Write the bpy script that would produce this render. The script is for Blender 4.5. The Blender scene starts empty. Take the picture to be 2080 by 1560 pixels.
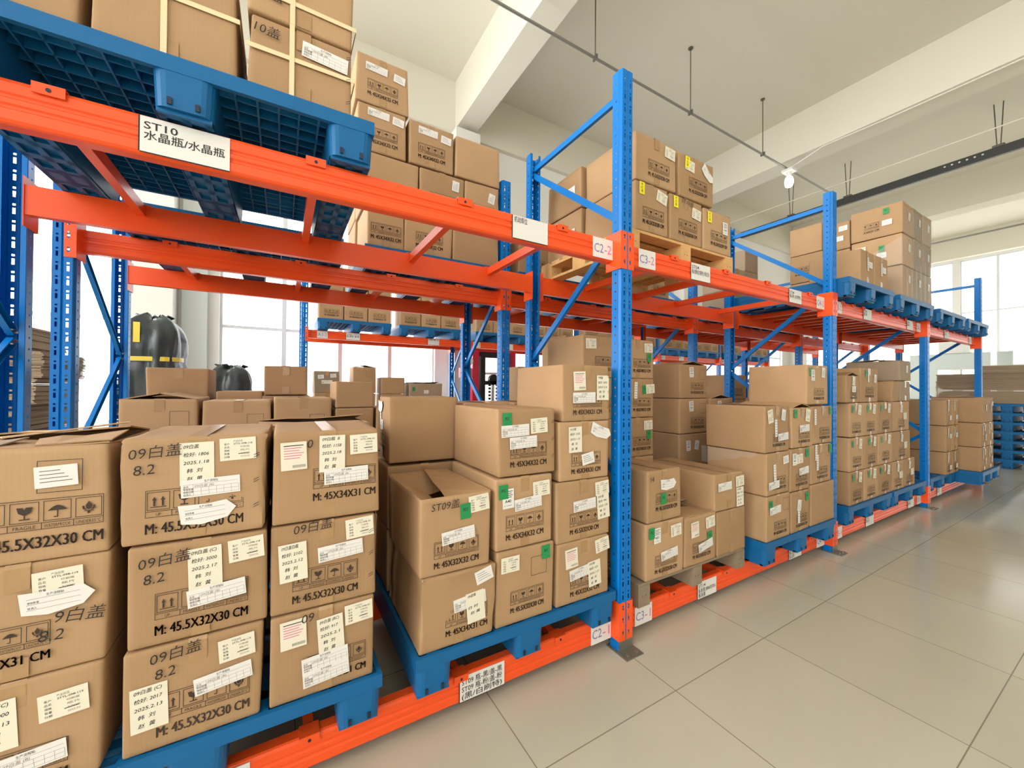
import bpy, bmesh, math, random
from mathutils import Vector, Matrix, noise

SC = bpy.context.scene
COL = SC.collection
PI = math.pi

# ------------------------------------------------------------------ camera
def make_camera():
    f, yaw, pit, rol = 792.86, 1.03962, 0.0089, 0.0069
    F0 = Vector((math.cos(yaw), math.sin(yaw), 0)); R0 = Vector((math.sin(yaw), -math.cos(yaw), 0)); U0 = Vector((0, 0, 1))
    fw = math.cos(pit) * F0 + math.sin(pit) * U0
    u1 = -math.sin(pit) * F0 + math.cos(pit) * U0
    r = math.cos(rol) * R0 + math.sin(rol) * u1
    u = -math.sin(rol) * R0 + math.cos(rol) * u1
    cd = bpy.data.cameras.new('camera'); co = bpy.data.objects.new('camera', cd); COL.objects.link(co)
    m = Matrix((r, u, -fw)).transposed().to_4x4()
    m.translation = Vector((0, -1.589, 1.484))
    co.matrix_world = m
    cd.sensor_width = 36; cd.sensor_fit = 'HORIZONTAL'; cd.lens = f / 2080 * 36
    cd.clip_start = 0.05; cd.clip_end = 200
    SC.camera = co
make_camera()

# ------------------------------------------------------------------ light
EXPOSURE = -0.40
SKY = 6.0
SC.view_settings.view_transform = 'Standard'
SC.view_settings.look = 'None'
SC.view_settings.exposure = EXPOSURE
SC.view_settings.gamma = 1
SC.view_settings.use_curve_mapping = False
SC.cycles.use_denoising = True
SC.cycles.max_bounces = 8
SC.cycles.diffuse_bounces = 5
SC.cycles.glossy_bounces = 3
SC.cycles.transmission_bounces = 4
SC.cycles.caustics_reflective = False
SC.cycles.caustics_refractive = False
SC.cycles.sample_clamp_indirect = 6
W = bpy.data.worlds.new('sky'); SC.world = W; W.use_nodes = True
bg = W.node_tree.nodes['Background']
bg.inputs[0].default_value = (1.0, 0.99, 0.957, 1)
def sky_gradient():
    # hazy sky, with brightness added beyond the left wall for stronger side light
    N, L = W.node_tree.nodes, W.node_tree.links
    tc = N.new('ShaderNodeTexCoord'); dp = N.new('ShaderNodeVectorMath'); dp.operation = 'DOT_PRODUCT'
    dp.inputs[1].default_value = (-.93, .25, .27)
    L.new(tc.outputs['Generated'], dp.inputs[0])
    mr = N.new('ShaderNodeMapRange'); mr.interpolation_type = 'SMOOTHSTEP'
    mr.inputs['From Min'].default_value = .1; mr.inputs['From Max'].default_value = 1.0
    mr.inputs['To Min'].default_value = SKY * .62; mr.inputs['To Max'].default_value = SKY * 2.3
    L.new(dp.outputs['Value'], mr.inputs['Value']); L.new(mr.outputs['Result'], bg.inputs[1])
sky_gradient()
def low_sun():
    l = bpy.data.lights.new('low_sun', 'SUN'); l.energy = 4.5; l.angle = math.radians(1.5); l.color = (1, .98, .95)
    o = bpy.data.objects.new('low_sun', l); COL.objects.link(o)
    d = Vector((-math.cos(math.radians(21)), -.03, -math.sin(math.radians(21))))
    o.rotation_euler = d.to_track_quat('-Z', 'Y').to_euler(); o.location = (30, 2, 12)
low_sun()

def portal(name, loc, rot, sx, sy):
    l = bpy.data.lights.new(name, 'AREA'); l.shape = 'RECTANGLE'; l.size = sx; l.size_y = sy
    l.cycles.is_portal = True
    o = bpy.data.objects.new(name, l); COL.objects.link(o); o.location = loc; o.rotation_euler = rot

# room extents
RX0, RX1, RY0, RY1, RH = -6.5, 24.5, -8.0, 6.3, 8.0
# window openings per wall: (a0, a1, z0, z1)
WIN_BACK = [(-6.1, -2.05, 0.9, 5.6), (-0.9, 2.75, 0.9, 5.6), (3.75, 9.6, 0.9, 3.6), (11.4, 17.0, 0.9, 3.6), (18.6, 24.1, 0.9, 3.6)]
WIN_FRONT = [(-5.8, -2.6, 1.6, 5.6), (-1.8, 1.2, 1.6, 5.6)]
WIN_LEFT = [(-7.6, -4.1, 1.4, 7.2), (-3.8, -0.3, 1.4, 7.2), (0.0, 2.9, 1.4, 7.2), (3.2, 6.0, 1.4, 7.2)]
WIN_RIGHT = [(-7.6, -4.0, 0.3, 6.95), (-3.8, -0.2, 0.3, 6.95), (0.0, 3.0, 0.3, 6.95), (3.2, 6.1, 0.3, 6.95)]
for i, (a, b, c, d) in enumerate(WIN_BACK): portal('window_daylight', ((a + b) / 2, RY1 + .3, (c + d) / 2), (-PI / 2, 0, 0), b - a, d - c)
for i, (a, b, c, d) in enumerate(WIN_FRONT): portal('window_daylight', ((a + b) / 2, RY0 - .3, (c + d) / 2), (PI / 2, 0, 0), b - a, d - c)
for i, (a, b, c, d) in enumerate(WIN_LEFT): portal('window_daylight', (RX0 - .3, (a + b) / 2, (c + d) / 2), (PI / 2, 0, -PI / 2), b - a, d - c)
for i, (a, b, c, d) in enumerate(WIN_RIGHT): portal('window_daylight', (RX1 + .3, (a + b) / 2, (c + d) / 2), (PI / 2, 0, PI / 2), b - a, d - c)

# ------------------------------------------------------------------ materials
def lin(c):
    if isinstance(c, str):
        c = [int(c[i:i + 2], 16) / 255 for i in (0, 2, 4)]
    return tuple((x / 12.92 if x <= .04045 else ((x + .055) / 1.055) ** 2.4) for x in c) + (1,)

def mat(name, col, rough=.5, metal=0, spec=.5, vary=0.0, nscale=8, emit=0, coat=0, rnd=0.0, bump=0):
    m = bpy.data.materials.new(name); m.use_nodes = True
    nt = m.node_tree; N = nt.nodes; L = nt.links; b = N['Principled BSDF']
    base = lin(col)
    b.inputs['Base Color'].default_value = base
    b.inputs['Roughness'].default_value = rough
    b.inputs['Metallic'].default_value = metal
    b.inputs['Specular IOR Level'].default_value = spec
    if coat: b.inputs['Coat Weight'].default_value = coat; b.inputs['Coat Roughness'].default_value = .12
    if emit:
        b.inputs['Emission Color'].default_value = base; b.inputs['Emission Strength'].default_value = emit
    if vary or rnd:
        tc = N.new('ShaderNodeTexCoord'); no = N.new('ShaderNodeTexNoise')
        no.inputs['Scale'].default_value = nscale; no.inputs['Detail'].default_value = 4
        L.new(tc.outputs['Object'], no.inputs['Vector'])
        mr = N.new('ShaderNodeMapRange'); mr.inputs['To Min'].default_value = 1 - vary; mr.inputs['To Max'].default_value = 1 + vary
        L.new(no.outputs['Fac'], mr.inputs['Value'])
        val = mr.outputs['Result']
        if rnd:
            oi = N.new('ShaderNodeObjectInfo'); r2 = N.new('ShaderNodeMapRange')
            r2.inputs['To Min'].default_value = 1 - rnd; r2.inputs['To Max'].default_value = 1 + rnd
            L.new(oi.outputs['Random'], r2.inputs['Value'])
            mu = N.new('ShaderNodeMath'); mu.operation = 'MULTIPLY'
            L.new(val, mu.inputs[0]); L.new(r2.outputs['Result'], mu.inputs[1]); val = mu.outputs[0]
        mx = N.new('ShaderNodeVectorMath'); mx.operation = 'SCALE'; mx.inputs[0].default_value = base[:3]
        L.new(val, mx.inputs['Scale']); L.new(mx.outputs['Vector'], b.inputs['Base Color'])
        if bump:
            bp = N.new('ShaderNodeBump'); bp.inputs['Strength'].default_value = bump; bp.inputs['Distance'].default_value = .01
            L.new(no.outputs['Fac'], bp.inputs['Height']); L.new(bp.outputs['Normal'], b.inputs['Normal'])
    return m

def cardboard(name, c1, c2):
    m = bpy.data.materials.new(name); m.use_nodes = True
    nt = m.node_tree; N = nt.nodes; L = nt.links; b = N['Principled BSDF']
    b.inputs['Roughness'].default_value = .72; b.inputs['Specular IOR Level'].default_value = .28
    tc = N.new('ShaderNodeTexCoord'); oi = N.new('ShaderNodeObjectInfo')
    ad = N.new('ShaderNodeVectorMath'); ad.operation = 'ADD'
    L.new(tc.outputs['Object'], ad.inputs[0]); L.new(oi.outputs['Random'], ad.inputs[1])
    no = N.new('ShaderNodeTexNoise'); no.inputs['Scale'].default_value = 5; no.inputs['Detail'].default_value = 5
    L.new(ad.outputs['Vector'], no.inputs['Vector'])
    mx = N.new('ShaderNodeMix'); mx.data_type = 'RGBA'
    mx.inputs['A'].default_value = lin(c1); mx.inputs['B'].default_value = lin(c2)
    m1 = N.new('ShaderNodeMath'); m1.operation = 'MULTIPLY_ADD'; m1.inputs[1].default_value = .55
    m2 = N.new('ShaderNodeMath'); m2.operation = 'MULTIPLY'; m2.inputs[1].default_value = .7
    L.new(oi.outputs['Random'], m2.inputs[0]); L.new(no.outputs['Fac'], m1.inputs[0]); L.new(m2.outputs[0], m1.inputs[2])
    m3 = N.new('ShaderNodeMath'); m3.operation = 'SUBTRACT'; m3.inputs[1].default_value = .12; m3.use_clamp = True
    L.new(m1.outputs[0], m3.inputs[0]); L.new(m3.outputs[0], mx.inputs['Factor'])
    wv = N.new('ShaderNodeTexWave'); wv.inputs['Scale'].default_value = 26; wv.inputs['Distortion'].default_value = .6; wv.inputs['Detail'].default_value = 1
    L.new(tc.outputs['Object'], wv.inputs['Vector'])
    mr = N.new('ShaderNodeMapRange'); mr.inputs['To Min'].default_value = .985; mr.inputs['To Max'].default_value = 1.01
    L.new(wv.outputs['Fac'], mr.inputs['Value'])
    sc = N.new('ShaderNodeVectorMath'); sc.operation = 'SCALE'
    L.new(mx.outputs['Result'], sc.inputs[0]); L.new(mr.outputs['Result'], sc.inputs['Scale'])
    L.new(sc.outputs['Vector'], b.inputs['Base Color'])
    bp = N.new('ShaderNodeBump'); bp.inputs['Strength'].default_value = .2; bp.inputs['Distance'].default_value = .006
    L.new(no.outputs['Fac'], bp.inputs['Height']); L.new(bp.outputs['Normal'], b.inputs['Normal'])
    return m

def film(name, col, alpha, rough):
    m = bpy.data.materials.new(name); m.use_nodes = True
    nt = m.node_tree; N = nt.nodes; L = nt.links; b = N['Principled BSDF']
    b.inputs['Base Color'].default_value = lin(col); b.inputs['Roughness'].default_value = rough
    tr = N.new('ShaderNodeBsdfTransparent'); mix = N.new('ShaderNodeMixShader'); mix.inputs[0].default_value = alpha
    L.new(tr.outputs[0], mix.inputs[1]); L.new(b.outputs[0], mix.inputs[2])
    L.new(mix.outputs[0], N['Material Output'].inputs['Surface'])
    return m

M = {}
M['card'] = cardboard('cardboard', 'bd9a74', '9e7d5a')
M['card_grey'] = cardboard('grey_cardboard', 'a8937a', '8d7b66')
M['card_in'] = mat('cardboard_inside', 'a27c56', .8)
M['tape'] = mat('packing_tape', 'a9855c', .22, spec=.6, vary=.12, nscale=30)
M['clear'] = film('clear_wrap', 'e9ecec', .11, .16)
M['strap'] = mat('cream_strap', 'e0cfa6', .4)
M['ink'] = mat('print_ink', '3a2a1c', .7)
M['black_ink'] = mat('black_ink', '1c1a1a', .6)
M['pink_ink'] = mat('violet_ink', '8a78a8', .6)
M['red_ink'] = mat('pink_ink', 'd8799c', .6)
M['grey_ink'] = mat('grey_ink', '77736c', .7)
M['paper'] = mat('white_paper', 'e2dfda', .65)
M['cream'] = mat('cream_paper', 'e3dcc8', .65)
M['green'] = mat('green_sticker', '1d8a4d', .5)
M['green_dk'] = mat('dark_green_ink', '0e4a28', .6)
M['yellow'] = mat('yellow_sticker', 'f2e02a', .5)
M['blue'] = mat('blue_paint', '0070c0', .3, spec=.3, coat=0, vary=.08, nscale=3)
M['blue_dk'] = mat('navy_paint', '1a4f86', .32, coat=.3, vary=.08, nscale=3)
M['orange'] = mat('orange_paint', 'f2551f', .33, spec=.4, coat=.08, vary=.06, nscale=4)
M['pallet'] = mat('blue_plastic', '0e6198', .45, spec=.3, vary=.10, nscale=6)
M['steel'] = mat('zinc_steel', 'b9b9b4', .35, metal=1)
M['galv'] = mat('foot_plate_steel', '8b8a80', .45, metal=.7)
M['dark'] = mat('hole_shade_and_dots', '12233a', .6)  # dark colour for block dots and for painted shade of unmodelled holes
M['wood'] = mat('pine_wood', 'd3a76c', .7, vary=.18, nscale=14)
M['wood_grey'] = mat('weathered_wood', '8d7c66', .8, vary=.22, nscale=16)
M['wall'] = mat('white_wall_paint', 'e6e5e0', .85, vary=.02, nscale=1)
M['ceil'] = mat('ceiling_paint', 'dcd8ca', .9, vary=.02, nscale=1)
M['frame_w'] = mat('window_frame_white', 'd9dde0', .4)
M['pipe'] = mat('grey_pipe', '8c8a82', .4, metal=.5)
M['busbar'] = mat('dark_busbar', '3b3d3c', .45)
M['rod'] = mat('steel_rod', '6c6a62', .5, metal=.5)
M['conduit'] = mat('white_conduit', 'dcd8cc', .4)
M['bulb'] = mat('lit_bulb', 'ffffff', .3, emit=8)
M['white_plastic'] = mat('white_plastic', 'e6e6e2', .4)
M['bag'] = mat('black_bag', '2c363b', .3, spec=.6, vary=.2, nscale=12, bump=.5)
M['ytape'] = mat('yellow_tape', 'e6cf4a', .4)
M['red'] = mat('red_paint', 'c8203f', .35, coat=.3)
M['blackp'] = mat('black_paint', '17181a', .4)
M['partition'] = mat('grey_panel', 'c9d2cf', .6)
M['glass'] = film('window_glass', 'ffffff', .06, .05)

def floor_mat():
    m = bpy.data.materials.new('cream_floor_tiles'); m.use_nodes = True
    nt = m.node_tree; N = nt.nodes; L = nt.links; b = N['Principled BSDF']
    tc = N.new('ShaderNodeTexCoord'); mp = N.new('ShaderNodeMapping')
    mp.inputs['Location'].default_value = (-FX, -FY, 0)
    L.new(tc.outputs['Object'], mp.inputs['Vector'])
    br = N.new('ShaderNodeTexBrick'); br.offset = 0; br.squash = 1
    br.inputs['Scale'].default_value = 1; br.inputs['Brick Width'].default_value = FT; br.inputs['Row Height'].default_value = FT
    br.inputs['Mortar Size'].default_value = .0025; br.inputs['Mortar Smooth'].default_value = .1
    br.inputs['Color1'].default_value = lin('bdb8a5'); br.inputs['Color2'].default_value = lin('b8b3a0'); br.inputs['Mortar'].default_value = lin('857d70')
    L.new(mp.outputs['Vector'], br.inputs['Vector'])
    no = N.new('ShaderNodeTexNoise'); no.inputs['Scale'].default_value = 1.7; no.inputs['Detail'].default_value = 6
    L.new(tc.outputs['Object'], no.inputs['Vector'])
    mr = N.new('ShaderNodeMapRange'); mr.inputs['To Min'].default_value = .93; mr.inputs['To Max'].default_value = 1.05
    L.new(no.outputs['Fac'], mr.inputs['Value'])
    sc = N.new('ShaderNodeVectorMath'); sc.operation = 'SCALE'
    L.new(br.outputs['Color'], sc.inputs[0]); L.new(mr.outputs['Result'], sc.inputs['Scale'])
    L.new(sc.outputs['Vector'], b.inputs['Base Color'])
    r = N.new('ShaderNodeMapRange'); r.inputs['To Min'].default_value = .14; r.inputs['To Max'].default_value = .20
    L.new(no.outputs['Fac'], r.inputs['Value']); L.new(r.outputs['Result'], b.inputs['Roughness'])
    b.inputs['Specular IOR Level'].default_value = .4
    return m
FX, FY, FT = .871, -.337, .809
M['floor'] = floor_mat()

# ------------------------------------------------------------------ mesh helpers
class MB:
    def __init__(s): s.v = []; s.f = []; s.m = []
    def add(s, vs, fs, mi=0):
        b = len(s.v); s.v += [tuple(p) for p in vs]
        s.f += [tuple(i + b for i in f) for f in fs]; s.m += [mi] * len(fs)
    def box(s, x0, x1, y0, y1, z0, z1, mi=0):
        s.add([(x0, y0, z0), (x1, y0, z0), (x1, y1, z0), (x0, y1, z0), (x0, y0, z1), (x1, y0, z1), (x1, y1, z1), (x0, y1, z1)],
              [(0, 3, 2, 1), (4, 5, 6, 7), (0, 1, 5, 4), (1, 2, 6, 5), (2, 3, 7, 6), (3, 0, 4, 7)], mi)
    def quad(s, x0, x1, z0, z1, y=0, mi=0):
        s.add([(x0, y, z0), (x1, y, z0), (x1, y, z1), (x0, y, z1)], [(0, 1, 2, 3)], mi)
    def poly(s, pts, y=0, mi=0):
        s.add([(p[0], y, p[1]) for p in pts], [tuple(range(len(pts)))], mi)
    def rect_line(s, x0, x1, z0, z1, t, y=0, mi=0):
        s.quad(x0, x1, z0, z0 + t, y, mi); s.quad(x0, x1, z1 - t, z1, y, mi)
        s.quad(x0, x0 + t, z0 + t, z1 - t, y, mi); s.quad(x1 - t, x1, z0 + t, z1 - t, y, mi)
    def prism(s, prof, p0, p1, ux, uy, mi=0):
        """prof: closed 2-D outline in axes ux, uy, swept from p0 to p1"""
        p0, p1, ux, uy = Vector(p0), Vector(p1), Vector(ux), Vector(uy); n = len(prof)
        vs = [p0 + ux * a + uy * b for a, b in prof] + [p1 + ux * a + uy * b for a, b in prof]
        fs = [(i, (i + 1) % n, n + (i + 1) % n, n + i) for i in range(n)] + [tuple(range(n - 1, -1, -1)), tuple(range(n, 2 * n))]
        s.add(vs, fs, mi)
    def tube(s, p0, p1, r, n=10, mi=0, r1=None):
        p0, p1 = Vector(p0), Vector(p1); d = (p1 - p0).normalized()
        a = d.orthogonal().normalized(); b = d.cross(a); r1 = r if r1 is None else r1
        vs = [p0 + (a * math.cos(2 * PI * i / n) + b * math.sin(2 * PI * i / n)) * r for i in range(n)]
        vs += [p1 + (a * math.cos(2 * PI * i / n) + b * math.sin(2 * PI * i / n)) * r1 for i in range(n)]
        s.add(vs, [(i, (i + 1) % n, n + (i + 1) % n, n + i) for i in range(n)] + [tuple(range(n - 1, -1, -1)), tuple(range(n, 2 * n))], mi)
    def mesh(s, name, mats):
        me = bpy.data.meshes.new(name); me.from_pydata(s.v, [], s.f)
        for m in mats: me.materials.append(M[m])
        if len(mats) > 1: me.polygons.foreach_set('material_index', s.m)
        me.update(); return me

def link(name, me, parent=None, loc=(0, 0, 0), rot=(0, 0, 0)):
    o = bpy.data.objects.new(name, me); COL.objects.link(o)
    if parent: o.parent = parent
    o.location = loc; o.rotation_euler = rot
    return o
def tag(o, label, cat, group=None, kind=None):
    o['label'] = label; o['category'] = cat
    if group: o['group'] = group
    if kind: o['kind'] = kind
    return o
def empty(name, loc=(0, 0, 0), rz=0):
    o = bpy.data.objects.new(name, None); COL.objects.link(o); o.location = loc; o.rotation_euler = (0, 0, rz); o.empty_display_size = .1
    return o
def struct(name, me):
    o = link(name, me); o['kind'] = 'structure'; return o
def bevel_mod(o, w, seg=2):
    b = o.modifiers.new('bevel', 'BEVEL'); b.width = w; b.segments = seg; b.limit_method = 'ANGLE'; b.angle_limit = math.radians(40)
    return o
def solid_mod(o, t, off=-1):
    b = o.modifiers.new('sheet', 'SOLIDIFY'); b.thickness = t; b.offset = off
    return o
ORD = 'first second third fourth fifth sixth seventh eighth ninth tenth eleventh twelfth thirteenth fourteenth fifteenth sixteenth seventeenth eighteenth nineteenth twentieth'.split()

_tx = {}
def text_geo(s, bold=0.0):
    k = (s, bold)
    if k not in _tx:
        cu = bpy.data.curves.new('text', 'FONT'); cu.body = s; cu.size = 1; cu.resolution_u = 2; cu.offset = bold; cu.space_line = 1.0
        ob = bpy.data.objects.new('text', cu)
        me = bpy.data.meshes.new_from_object(ob)
        vs = [(v.co.x, v.co.y) for v in me.vertices]; fs = [tuple(p.vertices) for p in me.polygons]
        bpy.data.objects.remove(ob); bpy.data.curves.remove(cu); bpy.data.meshes.remove(me)
        _tx[k] = (vs, fs)
    return _tx[k]
def put_text(mb, s, x, z, h, mi, w=None, bold=0.0, shear=0.0, rot=0.0, y=0.0, align='l'):
    """text with cap height about h, left/centre at x, bottom at z; w squeezes it to that width"""
    vs, fs = text_geo(s, bold)
    if not vs: return
    x0 = min(v[0] for v in vs); x1 = max(v[0] for v in vs)
    k = h / .72; kx = k if w is None else w / max(x1 - x0, 1e-6)
    wid = (x1 - x0) * kx
    dx = 0 if align == 'l' else -wid / 2
    c, sn = math.cos(rot), math.sin(rot); out = []
    for vx, vz in vs:
        px = (vx - x0) * kx + dx + vz * k * shear; pz = vz * k
        out.append((x + px * c - pz * sn, y, z + px * sn + pz * c))
    mb.add(out, fs, mi)

# ------------------------------------------------------------------ room
def wall_with_openings(name, axis, at, out, a0, a1, wins, mats='wall'):
    """axis 'x': wall runs along X at Y=at (thickness towards out); axis 'y': runs along Y at X=at"""
    mb = MB(); t = .25
    def bx(a, b, c, d):
        lo, hi = min(at, at + out * t), max(at, at + out * t)
        if axis == 'x': mb.box(a, b, lo, hi, c, d)
        else: mb.box(lo, hi, a, b, c, d)
    cur = a0
    for (p, q, c, d) in wins:
        bx(cur, p, 0, RH); bx(p, q, 0, c); bx(p, q, d, RH); cur = q
    bx(cur, a1, 0, RH)
    return struct(name, mb.mesh(name, [mats]))
wall_with_openings('wall_back', 'x', RY1, 1, RX0, RX1, WIN_BACK)
wall_with_openings('wall_front', 'x', RY0, -1, RX0, RX1, WIN_FRONT)
wall_with_openings('wall_left', 'y', RX0, -1, RY0, RY1, WIN_LEFT)
wall_with_openings('wall_right', 'y', RX1, 1, RY0, RY1, WIN_RIGHT)
mb = MB(); mb.box(RX0 - .25, RX1 + .25, RY0 - .25, RY1 + .25, -.2, 0); struct('floor', mb.mesh('floor', ['floor']))
mb = MB(); mb.box(RX0 - .25, RX1 + .25, RY0 - .25, RY1 + .25, RH, RH + .2); struct('ceiling', mb.mesh('ceiling', ['ceil']))
tn = [0]
def trim(x0, x1, y0, y1, z0, z1, m='ceil'):
    tn[0] += 1; mb = MB(); mb.box(x0, x1, y0, y1, z0, z1)
    return struct('trim_%d' % tn[0], mb.mesh('trim', [m]))
for x0, x1 in ((3.12, 3.56), (10.42, 11.02), (17.6, 18.2)): trim(x0, x1, RY0, RY1, 6.99, RH)          # ceiling beams
trim(RX0, RX1, RY1 - .12, RY1, 6.9, RH)                                                                  # edge beam
trim(RX1 - .3, RX1, RY0, RY1, 7.0, RH)
for x0, x1 in ((-1.98, -1.42), (3.05, 3.6), (10.45, 11.0), (17.6, 18.2)): trim(x0, x1, RY1 - .35, RY1, 0, 6.9, 'wall')   # columns
trim(-1.36, -1.05, RY1 - .1, RY1 + .05, 0, 5.6, 'partition')

wn = [0]
def window(axis, at, a0, a1, z0, z1, nv, nh):
    wn[0] += 1
    fr = MB(); gl = MB(); d0, d1 = at - .05, at + .05
    def bx(mb, a, b, c, d, e0, e1):
        if axis == 'x': mb.box(a, b, e0, e1, c, d)
        else: mb.box(e0, e1, a, b, c, d)
    bx(fr, a0, a1, z0, z0 + .06, d0, d1); bx(fr, a0, a1, z1 - .06, z1, d0, d1)
    for i in range(nv + 1):
        a = a0 + (a1 - a0) * i / nv; w = .035
        bx(fr, max(a0, a - w), min(a1, a + w), z0 + .06, z1 - .06, d0, d1)
    for j in range(1, nh):
        z = z0 + (z1 - z0) * j / nh; bx(fr, a0 + .035, a1 - .035, z - .025, z + .025, d0 + .01, d1 - .01)
    bx(gl, a0 + .02, a1 - .02, z0 + .03, z1 - .03, at - .004, at + .004)
    o = struct('window_%d' % wn[0], fr.mesh('window_frame', ['frame_w']))
    link('glass', gl.mesh('glass', ['glass']), o)
for (a, b, c, d) in WIN_BACK: window('x', RY1 + .12, a, b, c, d, 4, 3)
for (a, b, c, d) in WIN_FRONT: window('x', RY0 - .12, a, b, c, d, 4, 3)
for (a, b, c, d) in WIN_LEFT: window('y', RX0 - .12, a, b, c, d, 3, 3)
for (a, b, c, d) in WIN_RIGHT: window('y', RX1 + .12, a, b, c, d, 3, 3)

# ------------------------------------------------------------------ racks
ZU, ZL, BH, PT = 2.341, 0.177, 0.128, 3.305

def post_mesh(h):
    mb = MB(); w, d = .045, .07
    def strip(a, b, z0, z1):   # a, b: plan points
        mb.add([(a[0], a[1], z0), (b[0], b[1], z0), (b[0], b[1], z1), (a[0], a[1], z1)], [(0, 1, 2, 3)])
    def perforated(a, b, pitch, big, small, off=0):
        z = .06 + off; prev = 0; k = 0
        while z < h - .05:
            hh = big if k % 2 == 0 else small
            strip(a, b, prev, z); prev = z + hh; z += pitch; k += 1
        strip(a, b, prev, h)
    pl = [(-.028, d), (-w, d), (-w, .046), (-w, .036), (-w, .02), (-.038, .008), (-.038, 0), (-.026, 0), (-.016, 0), (-.005, .0), (0, .006), (.005, 0), (.016, 0), (.026, 0), (.038, 0), (.038, .008), (w, .02), (w, .036), (w, .046), (w, d), (.028, d)]
    for i in range(len(pl) - 1):
        if i in (7, 12): perforated(pl[i], pl[i + 1], .0375, .027, .009)
        elif i in (2, 17): perforated(pl[i], pl[i + 1], .05, .010, .010, .02)
        else: strip(pl[i], pl[i + 1], 0, h)
    return mb.mesh('post', ['blue'])
POST = post_mesh(PT)
CH = [(0, 0), (.022, 0), (.022, .003), (.003, .003), (.003, .037), (.022, .037), (.022, .04), (0, .04)]
def foot_mesh():
    mb = MB(); mb.box(-.065, .065, -.075, .085, 0, .006); mb.box(-.05, .05, -.003, 0, .006, .10)
    for x, y in ((-.03, -.05), (.035, -.05)): mb.tube((x, y, .006), (x, y, .016), .011, 6)
    return mb.mesh('foot_plate', ['galv'])
FOOT = foot_mesh()

def frame(x, y0, y1, label, group):
    e = empty('upright_frame', (x, y0, 0)); d = y1 - y0
    tag(e, label, 'rack upright', group, 'thing')
    solid_mod(link('post', POST, e, (0, 0, .003)), .002, 1)
    solid_mod(link('post', POST, e, (0, d, .003), (0, 0, PI)), .002, 1)
    link('foot_plate', FOOT, e); link('foot_plate', FOOT, e, (0, d, 0), (0, 0, PI))
    a, b = .05, d - .05
    segs = [((a, 3.19), (b, 3.19)), ((b, 3.15), (a, 2.46)), ((a, 2.42), (b, 1.71)), ((b, 1.67), (a, .96)), ((a, .92), (b, .24)), ((a, .16), (b, .16))]
    for k, (p, q) in enumerate(segs):
        mb = MB(); p0 = Vector((0, p[0], p[1])); p1 = Vector((0, q[0], q[1])); dr = (p1 - p0).normalized(); up = dr.cross(Vector((1, 0, 0)))
        prof = [(u - .011, v - .02) for u, v in CH]
        mb.prism(prof, p0, p1, (1, 0, 0), up)
        for pp in (p0, p1):
            mb.tube(pp + Vector((-.02, 0, 0)), pp + Vector((.02, 0, 0)), .008, 6, 1)
        link('brace', mb.mesh('brace', ['blue', 'steel']), e)
    return e

def sign_mesh(lines, w, h, kind='code'):
    mb = MB(); t = .0015
    mb.box(-w / 2, w / 2, -t, 0, 0, h, 0)
    y = -t - .0006
    if kind == 'code':
        a, b = lines
        hh = h * .46
        put_text(mb, a, -w * .44, h * .26, hh, 1, w * .46, .004, y=y)
        put_text(mb, b, w * .07, h * .26, hh, 2, w * .35, .004, y=y)
    else:
        mb.box(-w / 2 - .004, -w / 2, -t, 0, 0, h, 3); mb.box(-w / 2, w / 2, -t - .0002, 0, -.003, 0, 3)
        hh = h * (.20 if len(lines) > 2 else .21)
        for i, s in enumerate(lines):
            put_text(mb, s, -w * .46, h * (.66 - i * .285) if len(lines) > 1 else h * .72, hh, 3, min(w * .92, .009 * len(s) + w * .18) if kind == 'fit' else w * .9 if len(s) > 6 else w * .36, .008, y=y)
    return mb.mesh('location_sign', ['paper', 'pink_ink', 'red_ink', 'black_ink'])

def conn_mesh(s):
    """end connector at the post on the beam's low-x side (s=1) or high-x side (s=-1); origin at post centre, beam top, post face"""
    mb = MB()
    def bx(a, b, c, d, e, f, m=0): mb.box(min(a * s, b * s), max(a * s, b * s), c, d, e, f, m)
    z0, z1 = -.178, .036; hs = [(-.15, -.125), (-.075, -.05), (-.005, .02)]
    bx(.005, .016, -.005, -.002, z0, z1); bx(.028, .052, -.005, -.002, z0, z1)
    prev = z0
    for a, b in hs: bx(.016, .028, -.005, -.002, prev, a); prev = b
    bx(.016, .028, -.005, -.002, prev, z1)
    bx(.0485, .052, -.002, .115, z0, z1)
    bx(.018, .026, -.007, -.0055, -.05, -.04, 1)
    return mb.mesh('connector', ['orange', 'steel'])
CONN = {1: conn_mesh(1), -1: conn_mesh(-1)}
PROF = [(.012, 0), (.006, .004), (0, .012), (0, .040), (.005, .045), (.005, .052), (0, .057), (0, .070), (.005, .075), (.005, .082), (0, .087), (0, .114), (.004, .124), (.010, .128), (.05, .128), (.05, 0)]
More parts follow.
